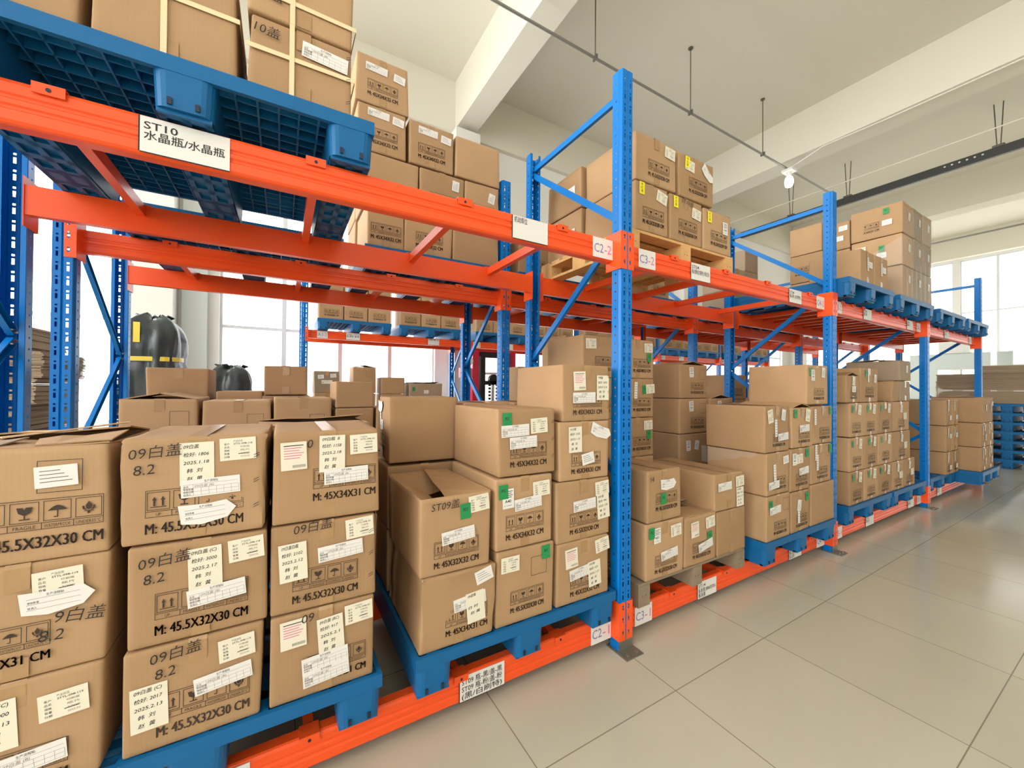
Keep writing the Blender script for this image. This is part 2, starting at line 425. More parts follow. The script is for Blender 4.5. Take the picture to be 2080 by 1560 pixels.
def beam(xl, xr, yf, facing, ztop, label, group, signs=()):
    """beam between posts at xl and xr; yf is the post face, facing -1 means it faces the -Y side"""
    mb = MB()
    off = .06
    ax = (0, -facing, 0)
    L = (xr - xl) / 2 - .052
    mb.prism([(a + off, b - BH) for a, b in PROF], (-L, 0, 0), (L, 0, 0), ax, (0, 0, 1))
    o = link('rack_beam', mb.mesh('rack_beam', ['orange']), None, ((xl + xr) / 2, yf, ztop))
    tag(o, label, 'rack beam', group, 'thing')
    hw = (xr - xl) / 2
    dz = .062 if ztop < 1 else 0
    if facing < 0:
        link('connector', CONN[1], o, (-hw, 0, dz)); link('connector', CONN[-1], o, (hw, 0, dz))
    else:
        link('connector', CONN[-1], o, (-hw, 0, dz), (0, 0, PI)); link('connector', CONN[1], o, (hw, 0, dz), (0, 0, PI))
    for (x, lines, w, h, kind, what) in signs:
        s = link('location_sign', sign_mesh(lines, w, h, kind), o, (x - (xl + xr) / 2, off + .004 - .006, -BH + .008))
        s['label'] = what
    return o

def bar(x, y0, y1, z, label, group):
    mb = MB(); d = y1 - y0
    mb.box(-.017, .017, .112, d - .112, -.052, -.004)
    o = link('support_bar', mb.mesh('support_bar', ['orange']), None, (x, y0, z)); tag(o, label, 'support bar', group, 'thing')
    for yy in (.053, d - .0595 - .0):
        c = MB(); s = 1 if yy < d / 2 else -1
        ya, yb = (.055, .114) if s == 1 else (d - .114, d - .055)
        c.box(-.034, .034, ya, yb, .0008, .005)
        yq = .055 if s == 1 else d - .055
        c.box(-.034, .034, min(yq, yq - s * .004), max(yq, yq - s * .004), -.026, .005)
        c.tube((0, yq - s * .0045, -.012), (0, yq - s * .006, -.012), .006, 8, 1)  # dark disc painted as the shade in the clip hole
        link('clip', c.mesh('clip', ['orange', 'dark']), o)
    return o

S_ = lambda x, a, w=.15, what=None: (x, a, w, .112, 'code', what or 'white sign with violet and pink writing')
T_ = lambda x, l, w=.21, k='txt': (x, l, w, .112, k, 'white sign with black printed writing')
UX = [-1.014, 1.690, 4.368, 7.045, 9.723]
UPPER = {0: [T_(-.28, ['ST10', '水晶瓶/水晶瓶'], .23), T_(1.07, ['机动库位'], .21), S_(1.56, ('C2', '-2'))],
         1: [S_(1.925, ('C3', '-2')), T_(2.46, ['ST04', '瓶-透明(古铜色) 亮红色']), T_(3.77, ['ST04', '瓶-粉 (古铜色)']), S_(4.235, ('C4', '-2'))],
         2: [S_(4.61, ('C5', '-2')), T_(5.31, ['ST09', '瓶-黑']), T_(6.60, ['ST09', '瓶-粉']), S_(6.92, ('C6', '-2'))],
         3: [S_(7.30, ('C7', '-2')), T_(8.1, ['ST11', '盖-白']), S_(9.35, ('C8', '-2'))]}
LOWER = {0: [T_(-.20, ['ST10', '水晶瓶/水晶瓶'], .23), T_(.82, ['ST09 瓶-黑/盖-黑', 'ST09 瓶-粉/盖-粉', '(黑/白刷特)'], .23), S_(1.56, ('C2', '-1'))],
         1: [S_(1.905, ('C3', '-1')), T_(2.54, ['ST14', '瓶-粉/黑 (8B8607)7056', '瓶-粉黑']), T_(3.77, ['ST13', '瓶-透明 (10086)', '瓶-古铜']), S_(4.235, ('C4', '-1'))],
         2: [S_(4.61, ('C5', '-1')), T_(5.36, ['ST12', '瓶-白']), T_(6.62, ['ST12', '瓶-黑']), S_(6.92, ('C6', '-1'))],
         3: [S_(7.24, ('C7', '-1')), T_(7.75, ['ST11', '盖-白'])]}
BAYS = ['bay of signs C1 and C2', 'bay of signs C3 and C4', 'bay of signs C5 and C6', 'end bay past sign C7']
BARX = [[-.59, .10, .71, 1.27], [2.18, 2.76, 3.33, 4.04], [4.70, 4.95, 5.2, 5.45, 5.7, 5.95, 6.2, 6.45, 6.75], [7.4, 7.75, 8.1, 8.45, 8.8, 9.15, 9.5]]
Y1b, Y2f, Y2b, YA, YAb = 1.017, 1.403, 2.32, 5.14, 5.93
posts = ['first blue upright frame of front rack, partly out of view', 'tall blue upright frame between signs C2-2 and C3-2', 'blue upright frame between signs C4-2 and C5-2', 'blue upright frame between signs C6-2 and C7-2', 'last blue upright frame at far end of front rack']
for x, l in zip(UX, posts): frame(x, 0, Y1b, l, 'front rack uprights')
for i, x in enumerate(UX): frame(x, Y2f, Y2b, 'blue upright frame of rear rack, %s along, behind front rack' % ORD[i], 'rear rack uprights')
AX = [.28, 2.958, 5.636, 8.314, 10.99, 13.67]
for i, x in enumerate(AX): frame(x, YA, YAb, 'blue upright frame of window rack, %s counted from sign A1-2' % ORD[i], 'window rack uprights')
for b in range(4):
    xl, xr = UX[b], UX[b + 1]
    for lv, z, sg in (('upper', ZU, UPPER), ('lower', ZL, LOWER)):
        beam(xl, xr, 0, -1, z, 'orange %s front beam of front rack, %s' % (lv, BAYS[b]), 'front rack beams', sg[b])
        beam(xl, xr, Y1b, 1, z, 'orange %s back beam of front rack, %s' % (lv, BAYS[b]), 'front rack beams')
        beam(xl, xr, Y2f, -1, z, 'orange %s front beam of rear rack, behind %s' % (lv, BAYS[b]), 'rear rack beams')
        beam(xl, xr, Y2b, 1, z, 'orange %s back beam of rear rack, behind %s' % (lv, BAYS[b]), 'rear rack beams')
        for i, x in enumerate(BARX[b]):
            if lv == 'lower' and b > 1: continue
            bar(x, 0, Y1b, z, 'orange support bar, %s in front rack %s level, %s' % (ORD[i], lv, BAYS[b]), 'front rack support bars')
            if lv == 'upper': bar(x, Y2f, Y2b, z, 'orange support bar, %s in rear rack %s level, behind %s' % (ORD[i], lv, BAYS[b]), 'rear rack support bars')
ASG = {0: [S_(.53, ('A1', '-2')), T_(.98, ['ST01', '瓶-透明 / 盖-银']), T_(2.34, ['ST02 瓶-白'])], 1: [S_(3.2, ('A3', '-2')), T_(3.9, ['ST03'])], 2: [S_(5.9, ('A5', '-2')), T_(6.6, ['ST05'])], 3: [S_(8.57, ('A7', '-2')), T_(9.3, ['ST06'])], 4: [S_(11.25, ('A9', '-2')), T_(12.1, ['ST07'])]}
for b in range(5):
    for lv, z in (('upper', 2.36), ('lower', ZL)):
        beam(AX[b], AX[b + 1], YA, -1, z, 'orange %s front beam of window rack, %s bay from sign A1-2' % (lv, ORD[b]), 'window rack beams', ASG[b] if lv == 'upper' else ())
        beam(AX[b], AX[b + 1], YAb, 1, z, 'orange %s back beam of window rack, %s bay from sign A1-2' % (lv, ORD[b]), 'window rack beams')

# ------------------------------------------------------------------ pallets
def rounded(x0, x1, y0, y1, r, n=4):
    out = []
    for cx, cy, a in ((x1 - r, y0 + r, -PI / 2), (x1 - r, y1 - r, 0), (x0 + r, y1 - r, PI / 2), (x0 + r, y0 + r, PI)):
        for i in range(n + 1):
            t = a + PI / 2 * i / n; out.append((cx + r * math.cos(t), cy + r * math.sin(t)))
    return out
PH = .175
def pallet_parts(w, d):
    deck = MB(); t = .05; zt = PH
    deck.box(0, w, 0, .018, zt - t, zt); deck.box(0, w, d - .018, d, zt - t, zt)
    deck.box(0, .018, .018, d - .018, zt - t, zt); deck.box(w - .018, w, .018, d - .018, zt - t, zt)
    n = 18
    for i in range(1, n):
        x = w * i / n; deep = .045 if i % 3 else .05
        deck.box(x - .003, x + .003, .018, d - .018, zt - deep, zt - .004)
        y = d * i / n
        deck.box(.018, w - .018, y - .003, y + .003, zt - deep, zt - .004)
    for i in range(7):
        x = w * (i + .5) / 7; deck.box(x - .028, x + .028, .018, d - .018, zt - .009, zt)
    for i in range(5):
        y = d * (i + .5) / 5; deck.box(.018, w - .018, y - .022, y + .022, zt - .009, zt)
    rw = .165
    def runner():
        mb = MB(); zb = .012
        top = rounded(-rw / 2, rw / 2, 0, d, .035); bot = rounded(-rw / 2 + .008, rw / 2 - .008, .006, d - .006, .033)
        k = len(top)
        mb.add([(x, y, zb) for x, y in bot] + [(x, y, PH - .012) for x, y in top], [(i, (i + 1) % k, k + (i + 1) % k, k + i) for i in range(k)] + [tuple(range(k - 1, -1, -1)), tuple(range(k, 2 * k))])
        a = rw / 2 - .012
        mb.box(-a, -a + .02, .03, d - .03, 0, zb); mb.box(a - .02, a, .03, d - .03, 0, zb); mb.box(-.012, .012, .03, d - .03, 0, zb)
        m = 9
        for i in range(m + 1):
            y = .03 + (d - .06) * i / m; mb.box(-a, a, max(.02, y - .02), min(d - .02, y + .02), 0, zb)
        for i in (2.5, 6.5):
            y = .03 + (d - .06) * i / m; mb.box(-a, a, y - .06, y + .06, 0, zb)
        for x in (-.035, .035): mb.box(x - .006, x + .006, -.0005, .004, .02, .042, 1)  # raised dark patches stand in for shade inside the runner holes
        return mb.mesh('runner', ['pallet', 'dark'])
    return deck.mesh('deck', ['pallet']), runner()
_pp = {}
def pallet(x0, x1, y0, y1, z0, label, group='blue plastic pallets', turned=False):
    k = (round(x1 - x0, 2), round(y1 - y0, 2))
    if turned: k = k[::-1]
    if k not in _pp: _pp[k] = pallet_parts(*k)
    dk, rn = _pp[k]; w = k[0]
    e = empty('plastic_pallet', (x0, y1 if turned else y0, z0 + .002), -PI / 2 if turned else 0); tag(e, label, 'pallet', group)
    link('deck', dk, e)
    for x in (.0825, w / 2, w - .0825): link('runner', rn, e, (x, 0, 0))
    return e
def wood_pallet(x0, x1, y0, y1, z0, label, m):
    e = empty('wooden_pallet', (x0, y0, z0 + .002)); w, d = x1 - x0, y1 - y0; tag(e, label, 'pallet', 'wooden pallets')
    for i in range(7):
        mb = MB(); y = (d - .1) * i / 6; mb.box(0, w, y, y + .1, .122, .14); bevel_mod(link('deck_board', mb.mesh('deck_board', [m]), e), .003)
    for x in (0, w / 2 - .05, w - .1):
        mb = MB(); mb.box(x, x + .1, 0, d, .104, .122); link('stringer_board', mb.mesh('stringer_board', [m]), e)
        mb = MB(); mb.box(x, x + .1, 0, d, 0, .018); link('bottom_board', mb.mesh('bottom_board', [m]), e)
        for y in (0, d / 2 - .07, d - .14):
            mb = MB(); mb.box(x, x + .1, y, y + .14, .018, .104)
            for q in (.03, .06): mb.box(x + q, x + q + .006, y - .0006, y, .06, .066, 1)
            bevel_mod(link('block', mb.mesh('block', [m, 'dark']), e), .004)
    return e
PZ = ZL + .002 + PH
PU = ZU + .002 + PH
pallet(-.80, .345, .0, 1.06, ZL, 'lower blue pallet beneath sign ST10, carrying three stacks')
pallet(.485, 1.615, .0, 1.06, ZL, 'lower blue pallet beside sign C2-1')
wood_pallet(1.83, 2.95, .03, 1.03, ZL, 'weathered wooden pallet on lower beams beside sign C3-1', 'wood_grey')
pallet(3.05, 4.20, -.07, 1.06, ZL, 'lower blue pallet jutting out beside sign C4-1')
pallet(4.66, 5.79, .0, 1.06, ZL, 'lower blue pallet just past sign C5-1')
pallet(5.86, 6.97, .0, 1.06, ZL, 'lower blue pallet before sign C6-1')
pallet(7.12, 8.22, .0, 1.06, ZL, 'lower blue pallet just past sign C7-1')
pallet(8.30, 9.30, -.24, 1.06, ZL, 'lower blue pallet jutting into aisle at rack end')
pallet(-.86, .30, .0, 1.06, ZU, 'upper blue pallet above sign ST10, under strapped boxes')
wood_pallet(1.83, 2.95, .12, 1.06, ZU, 'pale wooden pallet on upper beam above sign C3-2', 'wood')
pallet(4.43, 5.55, -.09, 1.06, ZU, 'upper blue pallet above sign C5-2')
pallet(5.72, 6.88, -.09, 1.06, ZU, 'upper blue pallet under tall wrapped stack')
pallet(7.13, 8.3, -.09, 1.06, ZU, 'empty upper blue pallet past wrapped stack')
pallet(8.45, 9.62, -.09, 1.06, ZU, 'empty upper blue pallet at far rack end')
for i, (a, b) in enumerate(((-.78, .36), (.50, 1.62), (1.80, 2.93), (3.10, 4.25), (4.6, 5.72), (5.78, 6.9))):
    pallet(a, b, 1.37, 2.42, ZU, 'blue pallet on rear rack upper beams, %s along' % ORD[i])
    pallet(a, b, 1.37, 2.42, ZL, 'blue pallet on rear rack lower beams, %s along' % ORD[i])
k = 0
for b in range(5):
    for a in (.17, 1.42):
        pallet(AX[b] + a, AX[b] + a + 1.12, 5.09, 6.0 if False else 5.99 - .04, 2.36, 'blue pallet on window rack upper beams, %s from sign A1-2' % ORD[k], 'window rack pallets'); k += 1

# ------------------------------------------------------------------ cartons: markings and labels
def icon(mb, kind, x, z, s, mi, y=0):
    q = lambda pts: mb.poly([(x + a * s, z + b * s) for a, b in pts], y, mi)
    if kind == 'up':
        for o in (.30, .70):
            q([(o - .05, .22), (o + .05, .22), (o + .05, .58), (o - .05, .58)]); q([(o - .11, .58), (o + .11, .58), (o, .8)])
        q([(.12, .14), (.88, .14), (.88, .19), (.12, .19)])
    elif kind == 'glass':
        q([(.2, .82), (.27, .52), (.45, .40), (.55, .40), (.73, .52), (.8, .82), (.55, .82), (.48, .66), (.42, .82)]); q([(.47, .40), (.47, .2), (.53, .2), (.53, .40)]); q([(.3, .14), (.7, .14), (.7, .2), (.3, .2)])
    elif kind == 'umbrella':
        q([(.12 + .76 * i / 10, .52 + .28 * math.sin(PI * i / 10)) for i in range(10, -1, -1)]); q([(.48, .52), (.48, .2), (.53, .2), (.53, .52)]); q([(.36, .2), (.36, .14), (.53, .14), (.53, .2)])
    else:
        q([(.5, .85), (.36, .62), (.40, .42), (.5, .36), (.60, .42), (.64, .62)]); q([(.22, .58), (.26, .40), (.44, .3), (.34, .46), (.32, .6)]); q([(.78, .58), (.68, .6), (.66, .46), (.56, .3), (.74, .40)])
        q([(.44, .15), (.56, .15), (.56, .28), (.44, .28)]); q([(.3, .28), (.7, .28), (.7, .32), (.3, .32)])
CAPS = ['UP', 'FRAGILE', 'WATERPROOF', 'UNDER35°C']
_pm = {}
def print_mesh(dim, w=.20):
    """icon row with captions over the size line; centre x = 0, z from 0"""
    k = (dim, w)
    if k in _pm: return _pm[k]
    mb = MB(); c = w / 4; z0 = .045 * w / .2; cap = .014 * w / .2
    t = .0016
    mb.rect_line(-w / 2, w / 2, z0, z0 + cap + c + .004, t)
    mb.quad(-w / 2, w / 2, z0 + cap, z0 + cap + t)
    for i, kd in enumerate(('up', 'glass', 'umbrella', 'heat')):
        x = -w / 2 + c * i
        if i: mb.quad(x, x + t, z0, z0 + cap)
        mb.rect_line(x + .004, x + c - .004, z0 + cap + .005, z0 + cap + c - .002, t)
        icon(mb, kd, x + .006, z0 + cap + .006, c - .012, 0)
        put_text(mb, CAPS[i], x + c / 2, z0 + cap * .25, cap * .55, 0, min(c * .82, .006 * len(CAPS[i])), 0, align='c')
    for q in (0, .0011, .0022): put_text(mb, dim, -w / 2 + q, .006, .026 * w / .2, 0, w - .002)
    _pm[k] = mb.mesh('printed_marks', ['ink']); return _pm[k]
_lm = {}
def label_mesh(kind):
    if kind in _lm: return _lm[kind]
    mb = MB(); base = kind.split(':')[0]; y = -.0007
    def sheet(w, h, m=0): mb.box(-w / 2, w / 2, -.0004, 0, -h / 2, h / 2, m)
    mats = ['paper', 'black_ink', 'grey_ink', 'red_ink', 'green', 'yellow', 'cream']
    if base == 'slip':
        w, h = .155, .056; sheet(w, h)
        put_text(mb, '生产流程帖', 0, h * .30, .0065, 1, .036, y=y, align='c')
        for i in range(4): mb.quad(-w * .47, w * .47, h * (.22 - i * .21), h * (.22 - i * .21) + .0006, y, 2)
        for i in range(7): mb.quad(-w * .3 + i * w * .128, -w * .3 + i * w * .128 + .0006, -h * .42, h * (.22 if i == 0 else .01), y, 2)
        for i, s in enumerate(('品名', '审核数量', '审核日期', '检测人')): put_text(mb, s, -w * .46, h * (.06 - i * .15), .0055, 1, .007 * len(s) * .9, y=y)
        put_text(mb, '09白盖 (B)', -w * .28, h * .05, .007, 2, .05, y=y, shear=.2)
    elif base == 'tag':
        w, h = .10, .074; sheet(w, h, 6)
        put_text(mb, '产品标签', 0, h * .32, .0055, 2, .026, y=y, align='c'); put_text(mb, kind.split(':')[1] if ':' in kind else 'STTL-098-118', -.012, h * .20, .0055, 1, .052, .01, y=y)
        for i, s in enumerate(('客户', '品名', '规格', '数量', '日期')):
            put_text(mb, s, -w * .38, h * (.2 - i * .145), .0055, 1, .014, y=y)
            if i: put_text(mb, ('印刷瓶', '瓶片', '3000', '2025.02')[i - 1], .006, h * (.2 - i * .145), .005, 2, .026, y=y)
        mb.quad(.0, .03, -h * .24, -h * .21, y, 1)
    elif base == 'note':
        w, h = .088, .135; sheet(w, h, 6)
        ls = kind.split(':', 1)[1].split('|')
        for i, s in enumerate(ls): put_text(mb, s, -w * .40 + (.008 if i > 2 else 0), h * (.36 - i * .19), .0105, 1, min(w * .74, .0068 * len(s) + .012), .008, .2, .03, y=y)
    elif base == 'pink':
        w, h = .082, .10; sheet(w, h, 6)
        for i in range(6): mb.quad(-w * .38, w * (.38 - .08 * (i % 3)), h * (.36 - i * .09), h * (.36 - i * .09) + .003, y, 3 if i else 1)
        for i in range(14): mb.quad(-.005 + i * .003, -.0035 + i * .003, -h * .42, -h * .32, y, 2)
    elif base == 'green':
        w, h = .05, .068; sheet(w, h, 4); put_text(mb, 'RL', -.012, 0, .012, 1, .024, 0, .3, y=y); mb.quad(-.012, .014, .012, .0135, y, 1)
    elif base == 'yellow':
        w, h = .048, .078; sheet(w, h, 5)
        for i, s in enumerate(('专', '红', '瓶')): put_text(mb, s, 0, h * (.22 - i * .27), .013, 1, .016, .01, y=y, align='c')
    elif base == 'code':
        w, h = .062, .092; sheet(w, h)
        for i in range(4): mb.quad(-w * .3, w * (.4 - .1 * (i % 2)), h * (.36 - i * .1), h * (.36 - i * .1) + .003, y, 1)
        put_text(mb, kind.split(':')[1], -w * .3, -h * .2, .014, 1, .034, .02, y=y); put_text(mb, '01 00000', -w * .4, -h * .38, .006, 2, .042, y=y)
    elif base == 'frame':
        mb.rect_line(-.045, .045, -.045, .045, .0016, -.0002, 1)
    elif base == 'hand':
        s = kind.split(':')[1].split('|')
        for i, q in enumerate(s): put_text(mb, q, -.06 + .01 * i, .0 - i * .05, .031, 1, None, -.004, .15, .04, y=y)
    elif base == 'ticks':
        for i in range(3):
            for j in (0, .008): mb.poly([(-.008, -.085 + i * .085 + j), (.008, -.077 + i * .085 + j), (.008, -.075 + i * .085 + j), (-.008, -.083 + i * .085 + j)], y, 1)
    elif base == 'strip':
        w, h = .035, .13; sheet(w, h)
        for i in range(6): mb.quad(-w * .3, w * .3, -h * .4 + i * .02, -h * .4 + i * .02 + .003, y, 1)
    elif base == 'torn':
        mb.add([(-.07, -.0004, -.03), (-.02, -.0004, -.04), (.05, -.0004, -.03), (.075, -.0004, .0), (.05, -.0004, .028), (.0, -.0004, .024), (-.075, -.0004, .03)], [tuple(range(7))], 0)
        for i in range(3): mb.quad(-.06, .045, -.02 + i * .015, -.0192 + i * .015, y, 2)
        put_text(mb, '生产流程帖', -.005, .014, .006, 1, .034, y=y, align='c'); put_text(mb, '审核数量', -.058, -.002, .005, 1, .022, y=y); put_text(mb, '检测人', -.058, -.017, .005, 1, .018, y=y)
    else:
        w, h = .085, .06; sheet(w, h)
        for i in range(4): mb.quad(-w * .38, w * (.1 + .09 * (i * 5 % 4)), h * (.26 - i * .17), h * (.26 - i * .17) + .0022, y, 2)
    used = sorted(set(mb.m)); remap = {u: i for i, u in enumerate(used)}; mb.m = [remap[i] for i in mb.m]
    names = {'slip': 'form_label', 'tag': 'product_label', 'note': 'handwritten_note', 'pink': 'inspection_label', 'green': 'green_sticker', 'yellow': 'yellow_sticker', 'code': 'shelf_label', 'frame': 'printed_frame', 'hand': 'marker_writing', 'ticks': 'staple_row', 'strip': 'label_strip', 'torn': 'torn_label'}
    _lm[kind] = (names.get(base, 'paper_label'), mb.mesh(names.get(base, 'paper_label'), [mats[u] for u in used])); return _lm[kind]

# ------------------------------------------------------------------ cartons: bodies
def carton_mesh(w, d, h, seed, crush=1.0, m='card', open_top=False):
    rng = random.Random(seed); bm = bmesh.new()
    bmesh.ops.create_cube(bm, size=1)
    for v in bm.verts: v.co = Vector((v.co.x * w, (v.co.y + .5) * d, (v.co.z + .5) * h))
    if open_top:
        bmesh.ops.delete(bm, geom=[f for f in bm.faces if f.normal.z > .9], context='FACES_ONLY')
        bmesh.ops.bevel(bm, geom=[e for e in bm.edges if len(e.link_faces) == 2], offset=.007, segments=2, affect='EDGES', profile=.5)
    else:
        bmesh.ops.bevel(bm, geom=list(bm.edges), offset=.007, segments=2, affect='EDGES', profile=.5)
    for ax, lo, n in ((0, -w / 2, w), (1, 0, d), (2, 0, h)):
        for t in (.06, .25, .5, .75, .94):
            nrm = [0, 0, 0]; nrm[ax] = 1; p = [0, 0, 0]; p[ax] = lo + n * t
            bmesh.ops.bisect_plane(bm, geom=list(bm.verts) + list(bm.edges) + list(bm.faces), plane_co=p, plane_no=nrm)
    J = [[rng.uniform(-.0052, .0052) * crush for _ in range(3)] for _ in range(8)]
    bs = [rng.uniform(.001, .005) for _ in range(4)]
    for v in bm.verts:
        u = [v.co.x / w * 2, (v.co.y / d) * 2 - 1, v.co.z / h * 2 - 1]
        f = lambda i, j: max(0, (1 - u[i] ** 2)) * max(0, (1 - u[j] ** 2))
        dv = Vector((0, 0, 0))
        if abs(u[0]) > .97: dv.x += (1 if u[0] > 0 else -1) * bs[0] * f(1, 2) * crush
        if u[1] > .97: dv.y += bs[1] * f(0, 2) * crush
        if u[1] < -.97: dv.y -= .0015 * f(0, 2)
        if u[2] > .97: dv.z -= bs[2] * f(0, 1)
        for k in range(8):
            s = [(k >> i & 1) * 2 - 1 for i in range(3)]
            wgt = 1
            for i in range(3): wgt *= (1 + s[i] * max(-1, min(1, u[i]))) / 2
            dv += Vector((J[k][0], J[k][1] * .5, J[k][2] * .3)) * wgt
        if crush > 2:
            dv += Vector((rng.uniform(-1, 1), rng.uniform(-.3, .3), rng.uniform(-.4, .4))) * .0022 * crush * (1 if u[2] > -.9 else .2)
        v.co += dv
    me = bpy.data.meshes.new('carton'); bm.to_mesh(me); bm.free()
    me.materials.append(M[m])
    me.polygons.foreach_set('use_smooth', [True] * len(me.polygons)); me.set_sharp_from_angle(angle=math.radians(50)); me.update()
    return me

def flap_mesh(pts, m='card', t=.005):
    """a flap sheet through four points, given thickness t"""
    a, b, c, d = [Vector(p) for p in pts]; n = (b - a).cross(d - a).normalized() * t
    mb = MB(); N = 4; top = []; bot = []
    for i in range(N + 1):
        for j in range(2):
            p = (a.lerp(b, i / N)).lerp(d.lerp(c, i / N), j)
            if j == 1: p = p + Vector((0, 0, .004 * math.sin(i * 2.1)))
            top.append(p); bot.append(p - n)
    vs = top + bot; k = len(top); fs = []
    for i in range(N):
        q = (2 * i, 2 * i + 1, 2 * i + 3, 2 * i + 2); fs.append(q); fs.append(tuple(k + x for x in reversed(q)))
        fs.append((2 * i, 2 * i + 2, k + 2 * i + 2, k + 2 * i)); fs.append((2 * i + 1, k + 2 * i + 1, k + 2 * i + 3, 2 * i + 3))
    fs.append((0, k, k + 1, 1)); fs.append((2 * N, 2 * N + 1, k + 2 * N + 1, k + 2 * N))
    mb.add(vs, fs); return mb.mesh('flap', [m])

_seed = [0]; _far = {}
def carton(x0, x1, y0, y1, z0, z1, label, group, dec=(), dim='M: 45X34X31 CM', top='flat', tape=True, m='card', crush=1.0, pr=(.5, .12), pw=None, far=False, left=(), rz=None, prm='card'):
    _seed[0] += 1; sd = _seed[0]; rng = random.Random(sd * 7 + 1)
    w, d, h = x1 - x0 - .006, y1 - y0 - .006, z1 - z0 - .003
    op = top in ('tent', 'open', 'tilt')
    if far:
        k = (round(w, 2), round(d, 2), round(h, 2), m)
        if k not in _far: _far[k] = carton_mesh(k[0], k[1], k[2], sd, 1, m)
        me = _far[k]
    else: me = carton_mesh(w, d, h, sd, crush, m, op)
    o = link('carton', me, None, ((x0 + x1) / 2, y0 + .003, z0 + .0015))
    o.rotation_euler = (0, 0, math.radians(rng.uniform(-.8, .8) if rz is None else rz))
    tag(o, label, 'box', group)
    if op: solid_mod(o, .005)
    if top in ('flat', 'tent') and tape:
        mb = MB(); t = .024; r = .009
        mb.add([(-t, -.0025, h - .075), (t, -.0025, h - .07), (t, -.0025, h - r), (-t, -.0025, h - r), (-t, r * .3, h + .002), (t, r * .3, h + .002), (-t, d * .98, h + .0012), (t, d * .98, h + .0012)],
               [(0, 1, 2, 3), (3, 2, 5, 4)] + ([(4, 5, 7, 6)] if top == 'flat' else []))
        link('packing_tape', mb.mesh('packing_tape', ['tape']), o)
        if not far:
            mb = MB(); mb.add([(-t, -.0025, .006), (t, -.0025, .006), (t, -.0025, .06), (-t, -.0025, .065)], [(0, 1, 2, 3)])
            link('packing_tape', mb.mesh('packing_tape', ['tape']), o)
    if top == 'flat' and not far:
        mb = MB(); mb.box(-.0015, .0015, .01, d - .01, h - .002, h + .0009); link('flap_seam', mb.mesh('flap_seam', ['card_in']), o)
    if top == 'tent':
        zz = h + .035; hw = w / 2 - .003
        link('flap', flap_mesh([(-hw, .004, h), (-hw, d - .004, h), (-.004, d - .004, zz), (-.004, .004, zz)][::-1], m), o)
        link('flap', flap_mesh([(hw, .004, h), (hw, d - .004, h), (.004, d - .004, zz), (.004, .004, zz)], m), o)
        link('flap', flap_mesh([(-hw, d - .004, h), (hw, d - .004, h), (hw, d * .6, h - .03), (-hw, d * .6, h - .03)], m), o)
    if top == 'tilt':
        hw = w / 2 - .003
        link('flap', flap_mesh([(-hw, d - .004, h), (hw, d - .004, h), (hw, d * .45, h + .03), (-hw, d * .45, h + .018)], m), o)
        link('flap', flap_mesh([(-hw, .004, h), (hw, .004, h), (hw, d * .42, h - .02), (-hw, d * .42, h + .012)][::-1], m), o)
    if top == 'open':
        hw = w / 2 - .003
        link('flap', flap_mesh([(-hw, .01, h), (-hw, d - .01, h), (-.01, d - .03, h - .07), (-.02, .06, h - .09)][::-1], m), o)
        link('flap', flap_mesh([(hw, .004, h), (hw, d - .004, h), (.02, d - .02, h + .012), (-.02, .08, h - .03)], m), o)
        link('flap', flap_mesh([(-hw, d - .004, h), (hw, d - .004, h), (hw * .8, d * .62, h - .05), (-hw * .8, d * .62, h - .10)], m), o)
    y = -.004
    if dim: link('printed_marks', print_mesh(dim, pw or min(.2, w * .62)), o, ((pr[0] - .5) * w, y, pr[1] * h))
    for i, q in enumerate(dec):
        kind, u, v = q[:3]; nm, lme = label_mesh(kind)
        r = math.radians(q[3]) if len(q) > 3 else math.radians(rng.uniform(-4, 4)) if not kind.startswith(('frame', 'ticks')) else 0
        link(nm, lme, o, ((u - .5) * w, y - .0012 - i * .0007, v * h), (0, -r, 0))
    for i, q in enumerate(left):       # markings on the side that faces -X
        kind, u, v = q[:3]
        if kind == 'print': link('printed_marks', print_mesh(q[3], min(.2, d * .62)), o, (-w / 2 - .006, d * (1 - u), v * h), (0, 0, -PI / 2)); continue
        nm, lme = label_mesh(kind); link(nm, lme, o, (-w / 2 - .008 - i * .0007, d * (1 - u), v * h), (0, 0, -PI / 2))
    return o

# ------------------------------------------------------------------ loads
D3, D2, D0, D4 = 'M: 45X34X31 CM', 'M: 45X34X32 CM', 'M: 45.5X32X30 CM', 'M: 45X32X32 CM'
F = .015
def note(a, n, dt): return 'note:%s|检好: %s|2025.%s|韩  刘|赵  黄' % (a, n, dt)
g = 'cartons on the lower pallet below sign ST10'
w_ = 'pallet under sign ST10'
# column cut by the picture edge
carton(-.80, -.445, F, .47, PZ, PZ + .318, 'tan carton with 2.13 note, bottom of outermost stack, ' + w_, g, [(note('09白瓶 (C)', '3000', '2.13'), .40, .66, 3), ('tag:STTL-098-119', .78, .72, 4), ('slip', .58, .30, 5)], D0, pr=(.52, .05))
carton(-.80, -.438, F, .47, PZ + .318, PZ + .636, 'tan carton with torn label cluster, middle of outermost stack, ' + w_, g, [('tag:STTL-098-119', .72, .80, 3), ('torn', .72, .66, 2), ('hand:9白盖', .86, .42, -8), ('hand:8.2', .78, .28, -6)], D3, pr=(.40, .12))
o = carton(-.80, -.438, F, .47, PZ + .636, PZ + .955, 'tan carton with bent open flaps, top of outermost stack, ' + w_, g, [('frame', .72, .74), ('plain', .70, .74, 3)], D0, top='tilt', pr=(.62, .10), pw=.25)
M['card_pale'] = mat('pale_cardboard', 'd8b78e', .7, vary=.08, nscale=9)
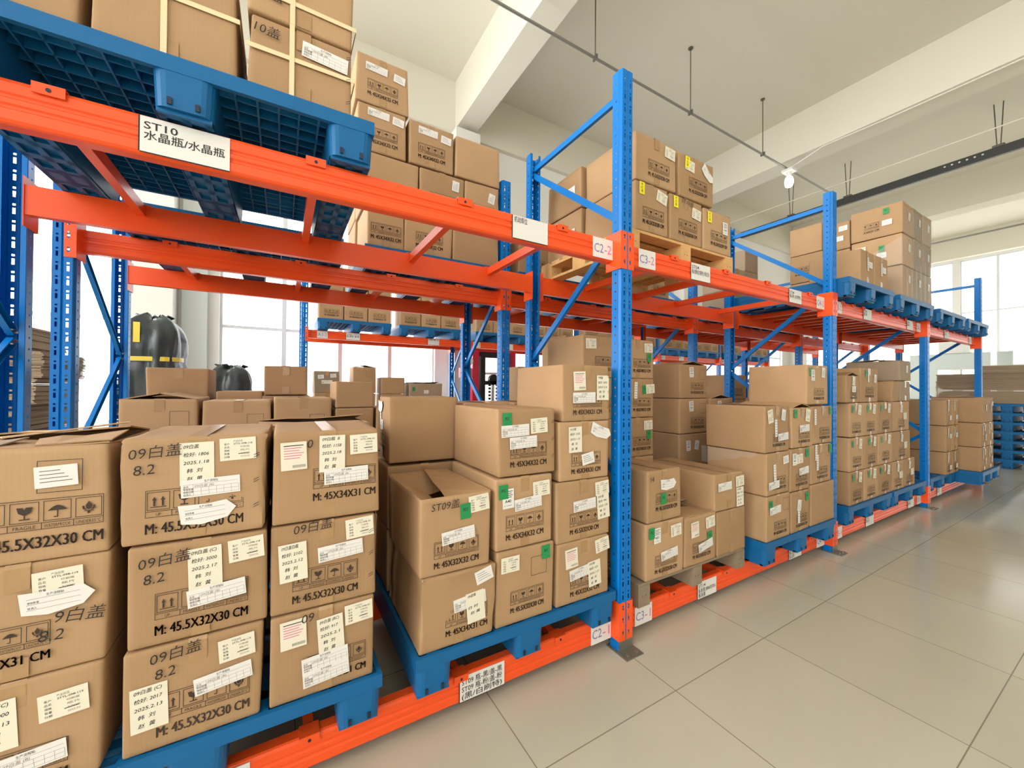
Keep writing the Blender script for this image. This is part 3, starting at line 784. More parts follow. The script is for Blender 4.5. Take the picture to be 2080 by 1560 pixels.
for pts, mm in (([(-.17, .30, .330), (.13, .34, .352), (.165, .24, .366), (-.10, .17, .333)], 'card_pale'), ([(-.02, .16, .326), (.172, .20, .338), (.174, .03, .328), (.02, .02, .322)], 'card'), ([(-.178, .10, .325), (-.03, .13, .332), (-.05, .02, .324), (-.176, .01, .321)], 'card_grey')):
    link('flap', flap_mesh(pts[::-1], mm, .004), o)
# second column
carton(-.405, -.05, F, .47, PZ, PZ + .316, 'carton with 2.13 note and handwriting, bottom of second stack, ' + w_, g, [(note('09白盖 (C)', '2017', '2.13'), .17, .44, 2), ('tag:STTL-098-119', .80, .80, 4), ('slip', .70, .52, 6), ('hand:09白盖|  8.2', .34, .86, 3)], D0, pr=(.56, .10), pw=.24)
carton(-.402, -.040, F, .47, PZ + .318, PZ + .632, 'carton with 2.17 note and handwriting, middle of second stack, ' + w_, g, [(note('09白盖 (C)', '3000', '2.17'), .53, .70, 2), ('tag:STTL-098-118', .84, .83, 4), ('slip', .62, .42, 5), ('hand:09白盖|8.2', .24, .80, 3)], D0, pr=(.52, .09), pw=.24)
carton(-.425, -.045, F, .47, PZ + .636, PZ + .965, 'bulging tan carton with two form slips, top of second stack, ' + w_, g, [(note('09白盖', '1806', '1.18'), .50, .74, 1), ('tag:STTL-098-118', .79, .86, 2), ('slip', .60, .50, 2), ('torn', .58, .26, 4), ('hand:09白盖|8.2', .22, .82, 2), ('ticks', .93, .5)], D0, pr=(.50, .08), pw=.25, crush=2.2)
# third column
carton(-.03, .325, F, .47, PZ, PZ + .312, 'tan carton with two overlapping slips, bottom of third stack, ' + w_, g, [('pink', .20, .78, 2), (note('09白盖 (BC)', '917', '2.1'), .55, .66, 4), ('tag:STTL-098-33', .83, .84, 3), ('slip', .50, .38, 4), ('slip', .51, .22, 4), ('hand:09', .44, .88, 0)], D3, pr=(.62, .10))
carton(-.03, .325, F, .47, PZ + .316, PZ + .632, 'tan carton with 2.12 note, middle of third stack, ' + w_, g, [(note('09白盖白瓶', '2102', '2.12'), .19, .58, 3), ('tag:STTL-098-33', .83, .86, 4), ('slip', .64, .62, 4), ('hand:09白盖', .36, .90, 2), ('ticks', .95, .5)], D0, pr=(.50, .08), pw=.22)
carton(-.03, .335, F, .47, PZ + .636, PZ + .965, 'carton with 2.18 note and shiny tape, top of third stack, ' + w_, g, [('pink', .18, .74, 2), (note('09白瓶  B', '1158', '2.18'), .53, .74, 0), ('tag:STTL-098-33', .84, .83, 2), ('slip', .67, .48, 2), ('hand:0', .46, .82, 0)], D3, pr=(.66, .20), pw=.22)
# second row behind
for i, (a, b, hs, lab) in enumerate(((-.48, -.115, (.318, .31, .30), 'second'), (.02, .40, (.315, .31), 'third'))):
    z = PZ
    for j, hh in enumerate(hs):
        carton(a, b, .50, .95, z, z + hh, 'plain tan carton hidden behind %s stack, %s layer, %s' % (lab, ORD[j], w_), g, (), None, top='flat'); z += hh
carton(-.10, .40, .52, .94, PZ + .627, PZ + .94, 'tan carton with ragged torn top behind third stack, ' + w_, g, (), None, top='tilt', tape=False, crush=2.5, rz=2)

g = 'cartons on the lower pallet beside sign C2-1'; w_ = 'pallet beside sign C2-1'
carton(.505, .850, F, .55, PZ, PZ + .315, 'crushed tape-wrapped carton, bottom of first stack, ' + w_, g, [('slip', .66, .56, 6), ('note:09蓝瓶||  白 时|  赵 黄', .74, .46, 5), ('plain', .86, .88, 14)], D3, crush=3.2, pr=(.62, .13))
carton(.500, .835, F, .57, PZ + .318, PZ + .655, 'open carton with sunken flaps and green sticker, ' + w_, g, [('tag:STTL-098-33', .82, .86, 5), ('green', .62, .78, 3), ('slip', .52, .48, 5), ('hand:ST09盖', .32, .84, 0)], D4, top='open', tape=False, pr=(.50, .08), pw=.21)
carton(.866, 1.195, F, .55, PZ, PZ + .355, 'tan carton with green sticker and printed square, bottom of second stack, ' + w_, g, [('tag:STTL-098', .22, .82, 0), ('frame', .72, .72), ('green', .85, .88, 3)], D0, pr=(.52, .14), pw=.19, tape=False)
carton(.858, 1.185, F, .56, PZ + .358, PZ + .70, 'tan carton with A40 shelf label, middle of second stack, ' + w_, g, [('code:A40', .20, .72, 2), ('green', .12, .82, 2), ('tag:STTL-098-118', .79, .80, 3), ('slip', .55, .62, 4)], D2, pr=(.50, .12), pw=.215)
carton(.868, 1.200, F, .57, PZ + .703, PZ + 1.028, 'carton with torn green sticker and slips, top of second stack, ' + w_, g, [('green', .14, .84, 2), ('tag:STTL-098-33', .70, .74, 3), ('slip', .28, .68, 2), ('slip', .42, .50, 2), ('ticks', .95, .5)], D2, pr=(.52, .12), pw=.21, tape=False)
hs = (.325, .315, .312, .30); z = PZ
B3 = [([('pink', .26, .74, 4), ('tag:STTL-098-33', .86, .84, 8), ('slip', .44, .48, 6), (note('09白盖', '933', '1.21'), .70, .40, 4)], D4, 'tan carton with overlapping slip and note, bottom of third stack, '),
      ([('tag:STTL-098', .86, .82, 4), ('slip', .52, .58, 3), (note('09白盖', '990', '1.20'), .88, .50, 4)], D0, 'carton with note at outer corner, second layer of third stack, '),
      ([(note('09白瓶', '1200', '1.15'), .30, .70, 1), ('torn', .82, .82, -20), ('plain', .55, .36, 10)], D3, 'tan carton with torn paper scraps, third layer of third stack, '),
      ([('pink', .34, .72, 3), ('slip', .44, .42, 1), (note('产质量', '2000', '2.6'), .84, .60, 0), ('ticks', .97, .5)], D3, 'tan carton with red-marked sheet, top of third stack, ')]
for i, (dc, dm, lb) in enumerate(B3):
    carton((1.215, 1.205, 1.225, 1.245)[i], 1.575, F, .48, z, z + hs[i], lb + w_, g, dc, dm, pr=(.52, .10), pw=.20, top='flat'); z += hs[i]
for i, (a, b, n) in enumerate(((.50, .92, 2), (.95, 1.28, 3), (1.30, 1.60, 3))):
    z = PZ
    for j in range(n):
        carton(a, b, .60, .98, z, z + .345, 'plain carton behind %s stack, %s layer, %s' % (ORD[i], ORD[j], w_), g, (), None, far=True); z += .345
carton(.505, .905, .60, .93, PZ + .70, PZ + 1.07, 'large plain carton with crumpled white labels on its side, ' + w_, g, (), None, crush=1.8, top='flat', tape=False, left=[('print', .5, .16, 'M: 45X40X40 CM'), ('strip', .30, .72), ('plain', .45, .56), ('plain', .42, .12), ('torn', .3, .86)], rz=-3)

g = 'cartons on the wooden pallet beside sign C3-1'; w_ = 'wooden pallet beside sign C3-1'
PW = ZL + .002 + .14
carton(1.875, 2.225, F, .50, PW + .003, PW + .345, 'tan carton with A51 shelf label, bottom front of ' + w_, g, [('code:A51', .28, .78, 2), ('green', .14, .84, 1), ('tag:STTL-098', .78, .80, 3), ('slip', .60, .40, 5)], D0, pr=(.52, .08), pw=.2)
carton(1.885, 2.205, F, .50, PW + .348, PW + .665, 'carton with peeling slip and green sticker, front upper box, ' + w_, g, [('torn', .60, .72, 0), ('green', .45, .44, 0), ('hand:14|', .25, .80, 0)], D0, pr=(.55, .20), pw=.2)
carton(2.240, 2.575, F, .50, PW + .003, PW + .325, 'carton with raised flap and pink-printed sheet, bottom middle, ' + w_, g, [('pink', .30, .74, 3), ('tag:STTL-098', .80, .82, 5), ('green', .78, .52, 2), ('slip', .64, .36, 10)], D2, pr=(.52, .12), pw=.19, top='tilt', tape=False)
carton(2.590, 2.935, F, .50, PW + .003, PW + .31, 'plain blank tan carton, bottom outer box of ' + w_, g, (), None, rz=-1.0)
carton(2.560, 2.905, F, .66, PW + .313, PW + .57, 'low tan carton with handwritten strip label, outer upper box of ' + w_, g, [('slip', .34, .66, 2), ('tag:STTL-098', .86, .74, 3), (note('09 盖瓶', '1020', '2.9'), .86, .30, 2)], None, rz=-1.0)
z = PW + .003
for i in range(5):
    dd = [('tag:STTL-098', .82, .80, 2), ('green', .62 if i % 2 else .84, .55, 2)] if i != 3 else [('green', .70, .72, 3), ('tag:STTL-098', .88, .74, 4), ('strip', .42, .7)]
    carton(2.24, 2.615, .57, 1.0, z, z + .31, 'carton with green sticker in tall rear stack, %s layer up, %s' % (ORD[i], w_), g, dd if i > 1 else (), D3, pr=(.62, .14), pw=.2); z += .31
z = PW + .003
for i in range(5):
    carton(1.86, 2.22, .57 if i < 4 else .57, 1.02, z, z + .31, 'plain carton in rear stack next to upright, %s layer up, %s' % (ORD[i], w_), g, [('tag:STTL-098', .2, .8, 2)] if i == 4 else (), D3 if i > 2 else None, pr=(.6, .14)); z += .31

g = 'cartons on the lower pallet beside sign C4-1'; w_ = 'pallet beside sign C4-1'
FD = -.065
dd = [(3.07, 3.41, .0, .335, [('green', .16, .80, 0), ('slip', .34, .68, 4), ('frame', .80, .76)], D3, 'tan carton with green sticker and slip, bottom of first stack, '),
      (3.06, 3.40, .338, .655, [('plain', .84, .80, 6), ('strip', .34, .52, 4), ('slip', .30, .24, 3)], D3, 'tan carton with long strip label, second layer of first stack, '),
      (3.04, 3.40, .658, 1.005, [('tag:STTL-098', .20, .78, -80), ('plain', .74, .80, 80), ('strip', .42, .52, 2), ('slip', .72, .32, 3)], D3, 'tan carton with four white labels, third layer of first stack, '),
      (3.42, 3.73, .0, .32, [('strip', .40, .42, 0), ('plain', .42, .66, 80), ('green', .84, .84, 8)], D3, 'tan carton with strip label, bottom of second stack, '),
      (3.42, 3.73, .323, .66, [('code:A44', .18, .76, 0), ('tag:STTL-098', .44, .76, 3), ('green', .84, .88, 0), ('slip', .66, .46, 4)], D3, 'tan carton with clustered labels, second layer of second stack, '),
      (3.44, 3.79, .663, .985, [('green', .16, .86, 0), ('tag:STTL-098', .72, .80, 80), ('slip', .56, .48, 2)], D3, 'tan carton with gaping top flap, third layer of second stack, '),
      (3.76, 4.19, .0, .34, [], None, 'plain blank tan carton, bottom of third stack, '),
      (3.75, 4.12, .343, .67, [('strip', .24, .80, 0), ('strip', .30, .54, 0), ('frame', .78, .82), ('green', .94, .86, 0)], D3, 'tan carton with two strip labels, second layer of third stack, '),
      (3.80, 4.15, .673, .99, [('green', .88, .88, 0), ('frame', .66, .82), ('strip', .06, .72, 2)], D3, 'carton with printed square and green corner, third layer of third stack, '),
      (3.68, 4.06, 1.005, 1.335, [('green', .16, .82, 0), ('code:A44', .26, .74, 0), ('plain', .76, .82, 85)], D3, 'tan carton with green sticker, crowning box atop ')]
for a, b, c, d, dc, dm, lb in dd:
    carton(a, b, FD, .40, PZ + c, PZ + d, lb + w_, g, dc, dm, pr=(.56, .10), pw=.18, top='tent' if 'gaping' in lb else 'flat', tape='plain' not in lb)
for i, (a, b, zs) in enumerate(((3.06, 3.47, (.36, .36, .32, .31)), (3.50, 3.90, (.36, .36, .32)), (3.92, 4.2, (.33, .33, .33)))):
    z = PZ
    for j, hh in enumerate(zs):
        lastj = j == len(zs) - 1
        carton(a, b, .66, 1.05, z, z + hh, 'dim tan carton in rear %s stack, %s layer, %s' % (ORD[i], ORD[j], w_), g, [('code:A44', .4, .78, 3), ('frame', .80, .72)] if j > 1 else [('code:A40', .3, .7, 2), ('plain', .6, .7, 80)] if j == 1 else (), D2 if j > 1 else None, pr=(.62, .12), pw=.19, top='tent' if lastj and i < 2 else 'flat', tape=False); z += hh

g = 'cartons past sign C5-1'; w_ = 'lower pallets past sign C5-1'
rows = [(.0, .325, [4.74, 5.08, 5.45, 5.85, 6.225, 6.60]), (.328, .66, [4.73, 5.09, 5.46, 5.87, 6.44]), (.663, 1.0, [4.75, 5.05, 5.45, 5.88, 6.40])]
for r, (c, d, xs) in enumerate(rows):
    for i in range(len(xs) - 1):
        dc = [('green', .22 + .1 * (i % 2), .82, 2), ('tag:STTL-098', .72, .80, 82)] if i < 3 else [('plain', .5, .76, 80), ('tag:STTL-098', .7, .5, 3)]
        carton(xs[i], xs[i + 1], F, .47, PZ + c, PZ + d, 'tan carton with small labels, %s in %s layer, %s' % (ORD[i], ORD[r], w_), g, dc, D3, pr=(.5, .10), pw=.19, crush=1.0)
carton(4.68, 4.98, F, .47, PZ + 1.003, PZ + 1.27, 'small carton with raised flap, front of top layer, ' + w_, g, [('plain', .5, .8, 85), ('plain', .5, .5, 0)], D3, top='tent', pw=.15)
carton(5.01, 5.44, F, .47, PZ + 1.003, PZ + 1.355, 'tall carton with green sticker and clear tape, top layer, ' + w_, g, [('green', .30, .84, 0), ('strip', .42, .78, 0), ('plain', .82, .7, 85)], D3, pw=.2)
carton(5.88, 6.10, F, .46, PZ + 1.003, PZ + 1.23, 'crumpled film-wrapped carton, top layer, ' + w_, g, (), None, crush=4, top='tilt', tape=False)
carton(6.12, 6.44, F, .50, PZ + 1.003, PZ + 1.235, 'dark carton beside crumpled one, ' + w_, g, (), None, m='card_grey')
carton(6.12, 6.46, F, .52, PZ + 1.238, PZ + 1.47, 'long grey carton topping the load, ' + w_, g, [('plain', .6, .6, 85)], None, m='card_grey', top='tilt', tape=False)
for j in range(3): carton(5.9, 6.4, .5, .95, PZ + .33 * j, PZ + .33 * (j + 1), 'hidden carton beneath long grey carton, %s layer, %s' % (ORD[j], w_), g, (), None, far=True)
for j in range(3): carton(4.75, 5.3, .5, .95, PZ + .33 * j, PZ + .33 * (j + 1), 'hidden carton behind front stack, %s layer, %s' % (ORD[j], w_), g, (), None, far=True)

g = 'cartons past sign C7-1'; w_ = 'lower pallet past sign C7-1'
for j, hh in enumerate((.30, .35, .345)):
    z = PZ + (0, .303, .656)[j]
    for i, (a, b) in enumerate(((7.62, 7.90), (7.905, 8.20))):
        carton(a, b, F - .05, .48, z, z + hh, 'brown carton with pale strips, %s column, %s layer, %s' % (ORD[i], ORD[j], w_), g, [('strip', .35, .75, 0), ('plain', .7, .3 + .3 * (j % 2), 0)], None if j else D3, pr=(.5, .1), top='flat' if j else 'flat')
for j in range(3): carton(7.14, 7.58, .52, .98, PZ + .33 * j, PZ + .33 * (j + 1), 'dark carton set back, %s layer, %s' % (ORD[j], w_), g, (), None, m='card_grey', far=True)
w_ = 'pallet jutting into aisle'; g = 'cartons on the pallet jutting into the aisle'
for j in range(3):
    z = PZ + j * .338
    for i, (a, b) in enumerate(((8.36, 8.72), (8.725, 9.08))):
        if j == 2: continue
        carton(a, b, -.215, .28, z, z + .335, 'brown carton with white labels, %s column, %s layer, %s' % (ORD[i], ORD[j], w_), g, [('strip', .3, .7, 0), ('plain', .6, .8, 80), ('plain', .7, .4, 85)], None)
carton(8.46, 9.08, -.215, .30, PZ + .676, PZ + 1.03, 'wide brown carton with bright lifted flap, top layer, ' + w_, g, [('plain', .3, .6, 85), ('strip', .75, .6, 0), ('plain', .9, .75, 0)], None, top='tilt', tape=False)

# upper level
g = 'strapped cartons above sign ST10'; w_ = 'pallet over sign ST10'
def straps(o, w, d, h, zs, xs):
    for zz in zs:
        mb = MB(); t = .006; y = -.006
        mb.add([(-w / 2 - .006, y, zz), (w / 2 + .006, y, zz + .002), (w / 2 + .006, y, zz + .018), (-w / 2 - .006, y, zz + .016)], [(0, 1, 2, 3)])
        mb.add([(w / 2 + .006, y, zz + .002), (w / 2 + .007, d + .004, zz + .002), (w / 2 + .007, d + .004, zz + .018), (w / 2 + .006, y, zz + .018)], [(0, 1, 2, 3)])
        solid_mod(link('strap', mb.mesh('strap', ['strap']), o), .0012, 1)
    for xx in xs:
        mb = MB(); mb.add([(xx, -.0075, .0), (xx + .016, -.0075, .0), (xx + .016, -.0075, h + .003), (xx, -.0075, h + .003), (xx + .016, d, h + .004), (xx, d, h + .004)], [(0, 1, 2, 3), (3, 2, 4, 5)])
        solid_mod(link('strap', mb.mesh('strap', ['strap']), o), .0012, 1)
o = carton(-.50, -.145, F + .01, .52, PU, PU + .40, 'large strapped carton, middle of three, ' + w_, g, [('hand:10盖', .66, .72, -6), ('plain', .82, .9, 4)], None, tape=True, crush=1.6); straps(o, .355, .5, .4, (.19,), (-.02,))
o = carton(-.115, .222, F + .01, .52, PU, PU + .265, 'strapped carton with handwritten paper slip, outer end, ' + w_, g, [('hand:10盖', .22, .74, -6), ('slip', .72, .74, -4), ('ticks', .96, .5)], None, crush=1.4); straps(o, .337, .5, .265, (.135,), (-.045,))
o = carton(-.118, .226, F + .01, .52, PU + .268, PU + .56, 'strapped carton stacked on the slip-marked one, ' + w_, g, [('hand:10盖', .25, .2, -6)], None, crush=1.4); straps(o, .344, .5, .29, (.07,), (-.045,))
o = carton(-.86, -.52, F + .01, .52, PU, PU + .40, 'strapped carton cut by picture edge, ' + w_, g, (), None); straps(o, .34, .5, .4, (.19,), (0,))
carton(-.86, -.16, .56, 1.03, PU, PU + .40, 'wide plain carton hidden behind strapped ones, ' + w_, g, (), None, far=True)

g = 'cartons on the rear upper pallet'; w_ = 'rear upper pallet'
YB = 1.40
ub = [(.52, .79, .0, .33, D2, [], 'first column, bottom layer', 0), (.795, 1.185, .0, .33, D2, [], 'second column, bottom layer', 0), (1.19, 1.61, .0, .33, None, [], 'third column, bottom layer', 1),
      (.50, .90, .333, .69, None, [], 'first column, second layer', 1), (.905, 1.285, .333, .69, D2, [('plain', .80, .78, 85)], 'second column, second layer', 0), (1.29, 1.61, .333, .69, D2, [('plain', .78, .72, 80)], 'third column, second layer', 0),
      (.44, .805, .70, 1.04, D2, [('slip', .42, .84, -2), ('plain', .82, .80, -6)], 'first column, third layer', 0), (.815, 1.19, .70, 1.04, D2, [('slip', .42, .82, -2), ('plain', .82, .76, -6)], 'second column, third layer', 0), (1.20, 1.62, .70, 1.04, None, [], 'third column, third layer', 1),
      (.43, .815, 1.045, 1.40, D2, [('slip', .38, .76, -2), ('plain', .82, .72, -6)], 'first column, topmost layer', 0)]
for a, b, c, d, dm, dc, ps, pl in ub:
    carton(a, b, YB, YB + .45, PU + c, PU + d, ('plain tan carton, %s, ' if pl else 'printed tan carton, %s, ') % ps + w_, g, dc, dm, pr=(.5, .16), pw=.22, tape=not pl, crush=1.5)
for i in range(2): carton(.5, 1.6, 1.88, 2.3, PU + .36 * i, PU + .36 * (i + 1), 'wide carton hidden behind, %s layer, %s' % (ORD[i], w_), g, (), None, far=True)

g = 'cartons on the wooden pallet above sign C3-2'; w_ = 'wooden pallet above sign C3-2'
PUW = ZU + .002 + .14; FU = .12
uc = [(1.89, 2.20, 0, .315, D0, [('yellow', .18, .86, 0), ('tag:STTL-098', .80, .80, -12)], 'bottom layer by upright', 'flat'), (2.215, 2.575, 0, .315, D0, [('yellow', .17, .84, 0), ('tag:STTL-098', .80, .72, -6), ('hand:ST10盖', .5, .86, -6)], 'bottom layer middle', 'flat'), (2.585, 2.93, 0, .30, 'M: 45.5X32X29 CM', [('yellow', .20, .82, 0), ('code:A18', .76, .66, 0)], 'bottom layer outer', 'tilt'),
      (1.90, 2.285, .318, .63, D0, [('tag:STTL-098', .82, .80, -4)], 'top layer by upright', 'flat'), (2.31, 2.70, .318, .625, D0, [('tag:STTL-098', .30, .76, -4), ('yellow', .23, .82, -4), ('torn', .82, .74, -40)], 'top layer outer', 'flat')]
for a, b, c, d, dm, dc, ps, tp in uc:
    carton(a, b, FU, FU + .48, PUW + c + .003, PUW + d, 'tan carton, %s, %s' % (('no yellow sticker, ' if 'top layer by' in ps else 'yellow sticker, ') + ps, w_), g, dc, dm, pr=(.54, .14), pw=.2, top=tp, tape=tp == 'flat')
for i, (a, b) in enumerate(((0, .33), (.333, .64))):
    carton(1.875, 2.28, .62, 1.04, PUW + a + .003, PUW + b, 'tape-wrapped carton at back, %s layer, %s' % (ORD[i], w_), g, (), None, tape=False, left=[('plain', .75, .5)])
carton(2.3, 2.9, .62, 1.04, PUW + .003, PUW + .30, 'wide carton at back, ' + w_, g, (), None, far=True)

g = 'cartons in the wrapped upper load'; w_ = 'wrapped load past sign C5-2'
for i, (a, b) in enumerate(((4.74, 5.08), (5.085, 5.43))):
    carton(a, b, -.07, .36, PU, PU + .32, 'low carton with T-shaped labels, %s of pair, upper pallet above sign C5-2' % ORD[i], g, [('strip', .5, .6, 0), ('plain', .7, .6, 0)], None)
for r in range(3):
    for i, (a, b) in enumerate(((5.86, 6.22), (6.225, 6.56), (6.565, 6.87))):
        if r == 2 and i == 2: pass
        lf = [('green', .62, .62), ('plain', .62, .40), ('tag:STTL-098', .2, .7)] if r < 2 else [('green', .7, .8), ('plain', .72, .42), ('print', .35, .2, D3)]
        carton(a, b, -.07, .385, PU + r * .355, PU + (r + 1) * .355 - .003, 'film-wrapped carton, %s column, %s layer, %s' % (ORD[i], ORD[r], w_), g, [('plain', .6, .6, 80)], None, m='card_grey' if i else 'card', left=lf if i == 0 else (), crush=1.6, tape=False)
for r in range(3):
    carton(5.87, 6.4, .39, .66, PU + r * .34, PU + (r + 1) * .34 - .003, 'carton in second depth row, %s layer, %s' % (ORD[r], w_), g, (), None, left=[('green', .4, .5), ('plain', .75, .75), ('plain', .6, .4)] if r else [('plain', .3, .6)], tape=False)
for r in range(3):
    carton(5.86, 6.4, .67, 1.04, PU + r * .365, PU + (r + 1) * .365 - .003, 'carton in third depth row, %s layer, %s' % (ORD[r], w_), g, (), None, left=[('print', .45, .25, D3)] if r < 2 else (), tape=False, top='tent' if r == 2 else 'flat')
mb = MB()
for i in range(14):                                          # rumpled clear film round the outer corner
    x0, x1 = 5.84 + i * .0757, 5.84 + (i + 1) * .0757; y0, y1 = -.082 - .007 * (i % 2), -.082 - .007 * ((i + 1) % 2)
    mb.add([(x0, y0, PU + .005), (x1, y1, PU + .005), (x1, y1, PU + .98), (x0, y0, PU + .98)], [(0, 1, 2, 3)])
for i in range(6):
    y0, y1 = -.08 + i * .09, -.08 + (i + 1) * .09; x0, x1 = 5.84 - .006 * (i % 2), 5.84 - .006 * ((i + 1) % 2)
    mb.add([(x0, y0, PU + .005), (x1, y1, PU + .005), (x1, y1, PU + .62 - .05 * i), (x0, y0, PU + .62 - .05 * (i - 1))], [(0, 1, 2, 3)])
tag(link('stretch_film', mb.mesh('stretch_film', ['clear'])), 'clear rumpled stretch film round the tall upper load past sign C5-2', 'film')

mb = MB()
for i in range(8):
    y0, y1 = -.02 + i * .055, -.02 + (i + 1) * .055; d0, d1 = 3.018 - .006 * (i % 2), 3.018 - .006 * ((i + 1) % 2)
    h0, h1 = .01 + .014 * i + .02 * (i % 2), .01 + .014 * (i + 1) + .02 * ((i + 1) % 2)
    mb.add([(d0, y0, PZ + .655 - h0), (d1, y1, PZ + .655 - h1), (d1, y1, PZ + .66), (d0, y0, PZ + .66)], [(0, 1, 2, 3)])
tag(link('stretch_film', mb.mesh('stretch_film', ['clear'])), 'scrap of clear film drooping between cartons on pallet beside sign C4-1', 'film')

# rear rack lower level
g = 'cartons on the rear rack lower level'; w_ = 'lower rear rack'
YR = 1.42
rr = [(-.80, -.44, 1.05, [('frame', .76, .66)], True), (-.425, -.06, 1.035, [('frame', .76, .62)], False), (-.05, .30, 1.05, [('frame', .74, .55)], True)]
for i, (a, b, zt, dc, tp) in enumerate(rr):
    z = PZ
    for j in range(3):
        hh = zt / 3
        carton(a, b, YR, YR + .45, z, z + hh, 'greyish tan carton, %s column, %s layer, %s' % (ORD[i], ORD[j], w_), g, dc if j == 2 else (), None, top='tent' if (j == 2 and i == 0) else 'flat', far=j < 2); z += hh
for i, (a, b, y0, zb, zt, lb) in enumerate(((-.79, -.45, 1.90, 1.02, 1.25, 'pale long carton with clear tape on top tier'), (-.77, -.50, 1.89, .80, 1.015, 'pale carton beneath long taped one'), (-.41, -.13, 1.90, .93, 1.09, 'low pale carton with folded flap'), (-.125, .17, 1.92, 1.06, 1.285, 'square pale carton topping second tier'), (-.14, .19, 1.90, .80, 1.055, 'pale carton supporting square one'))):
    carton(a, b, y0, y0 + .4, PZ + zb, PZ + zt, lb + ', rear rack behind sign ST10', g, (), None, tape=i in (0, 3))
for i, (a, b) in enumerate(((-.80, -.44), (-.42, -.12), (-.115, .20))):
    for j in range(3):
        hh = (.80, .93, .80)[i] / 3
        carton(a, b, 1.88, 2.31, PZ + j * hh, PZ + (j + 1) * hh, 'hidden carton under pale tier, %s column, %s layer, rear rack' % (ORD[i], ORD[j]), g, (), None, far=True)
z = PZ
for j, hh in enumerate((.33, .33, .315, .19)):
    carton(.32, .585, YR, YR + .40, z, z + hh, 'plain tan carton, column beside pallet gap, %s layer, lower rear rack' % ORD[j], g, (), None, tape=False, top='flat'); z += hh
z = PZ
for j in range(3):
    carton(.60, 1.0, YR, YR + .42, z, z + .325, 'tan carton in second gap column, %s layer, lower rear rack' % ORD[j], g, (), None, far=True, tape=False); z += .325
for j in range(3):
    for i, (a, b) in enumerate(((1.05, 1.4),)):
        carton(a, b, YR, YR + .42, PZ + j * .33, PZ + (j + 1) * .33, 'tan carton before rear upright, %s layer, lower rear rack' % ORD[j], g, (), None, far=True)
for i, (a, b, n) in enumerate(((1.85, 2.25, 4), (2.40, 2.77, 5), (3.2, 3.62, 3), (3.7, 4.1, 3), (4.7, 5.1, 3), (5.2, 5.6, 4), (6.0, 6.4, 3))):
    for j in range(n):
        carton(a, b, 1.46, 1.88, PZ + j * .33, PZ + (j + 1) * .33, 'dim carton on lower rear rack, %s column past tall upright, %s layer' % (ORD[i], ORD[j]), g, (), D3 if j == n - 1 else None, far=True)
g = 'cartons on the rear rack upper level'
for i, (a, b) in enumerate(((5.15, 5.48), (5.49, 5.82))):
    for j in range(3 - (i == 0)):
        carton(a, b, 1.42, 1.84, PU + j * .3, PU + (j + 1) * .3, 'grey carton above rear beam, %s column, %s layer, past sign C4-2' % (ORD[i], ORD[j]), g, (), None, m='card_grey')
for i, (a, b) in enumerate(((1.83, 2.2), (3.15, 3.5), (3.55, 3.9))):
    carton(a, b, 1.42, 1.84, PU, PU + .32, 'tan carton on rear upper pallets, %s past tall upright' % ORD[i], g, (), D2, far=True)

# window rack
g = 'cartons on the window rack upper level'; k = 0
for b in range(5):
    for a in (.17, 1.42):
        for i in range(3):
            for j in range(2):
                x = AX[b] + a + .02 + i * .365
                carton(x, x + .355, 5.10, 5.52, 2.36 + .002 + PH + j * .32, 2.36 + .002 + PH + (j + 1) * .32, '%s carton, %s column in %s bay of window rack, counting from sign A1-2' % ('lower' if j == 0 else 'upper', ORD[k % 6], ORD[b]), g, [('plain', .6, .8, 2)], D2, pr=(.5, .12), pw=.2, far=True)
            k += 1
g = 'cartons on the window rack lower level'; w_ = 'lower window rack'
aw = [(.42, .78, 1.70, 1.02, 0, 'tilted carton with three labels'), (.98, 1.34, 1.78, 1.40, 0, 'tall carton with peaked lid'), (1.42, 1.82, 1.62, 1.2, 0, 'flat wide carton by windows'), (1.9, 2.5, 1.52, 1.2, 0, 'dark open carton with green sticker')]
for i, (a, b, zt, zb, _, lb) in enumerate(aw):
    zt0 = {0: 1.38, 1: 1.37, 2: 1.36, 3: 1.30}[i]
    n = 3
    for j in range(n):
        hh = (zt0 - ZL - .004) / n
        carton(a, b, 5.16, 5.58, ZL + .004 + j * hh, ZL + .004 + (j + 1) * hh, 'pale carton below the %s, %s layer, %s' % (lb.split(' with')[0], ORD[j], w_), g, (), None, far=True)
    dc = [('plain', .25, .74, 5), ('plain', .75, .8, 5), ('slip', .5, .5, 0)] if i == 0 else [('frame', .7, .75)] if i == 1 else [('green', .12, .6, 0), ('plain', .5, .4, 0)] if i == 3 else ()
    carton(a, b, 5.16, 5.58, zt0, zt + .02, lb + ', ' + w_, g, dc, None, m='card_grey' if i in (0, 3) else 'card', top='tent' if i == 1 else 'tilt' if i == 3 else 'flat', tape=i < 2)
for b in range(2, 5):
    for i in range(4):
        x = AX[b] + .2 + i * .6
        for j in range(4 - i % 2):
            carton(x, x + .42, 5.15, 5.55, ZL + .004 + j * .33, ZL + .004 + (j + 1) * .33, 'pale carton under windows, %s bay, %s column, %s layer, lower window rack' % (ORD[b], ORD[i], ORD[j]), g, [('green', .3, .7, 0), ('plain', .7, .7, 0)], None, far=True)

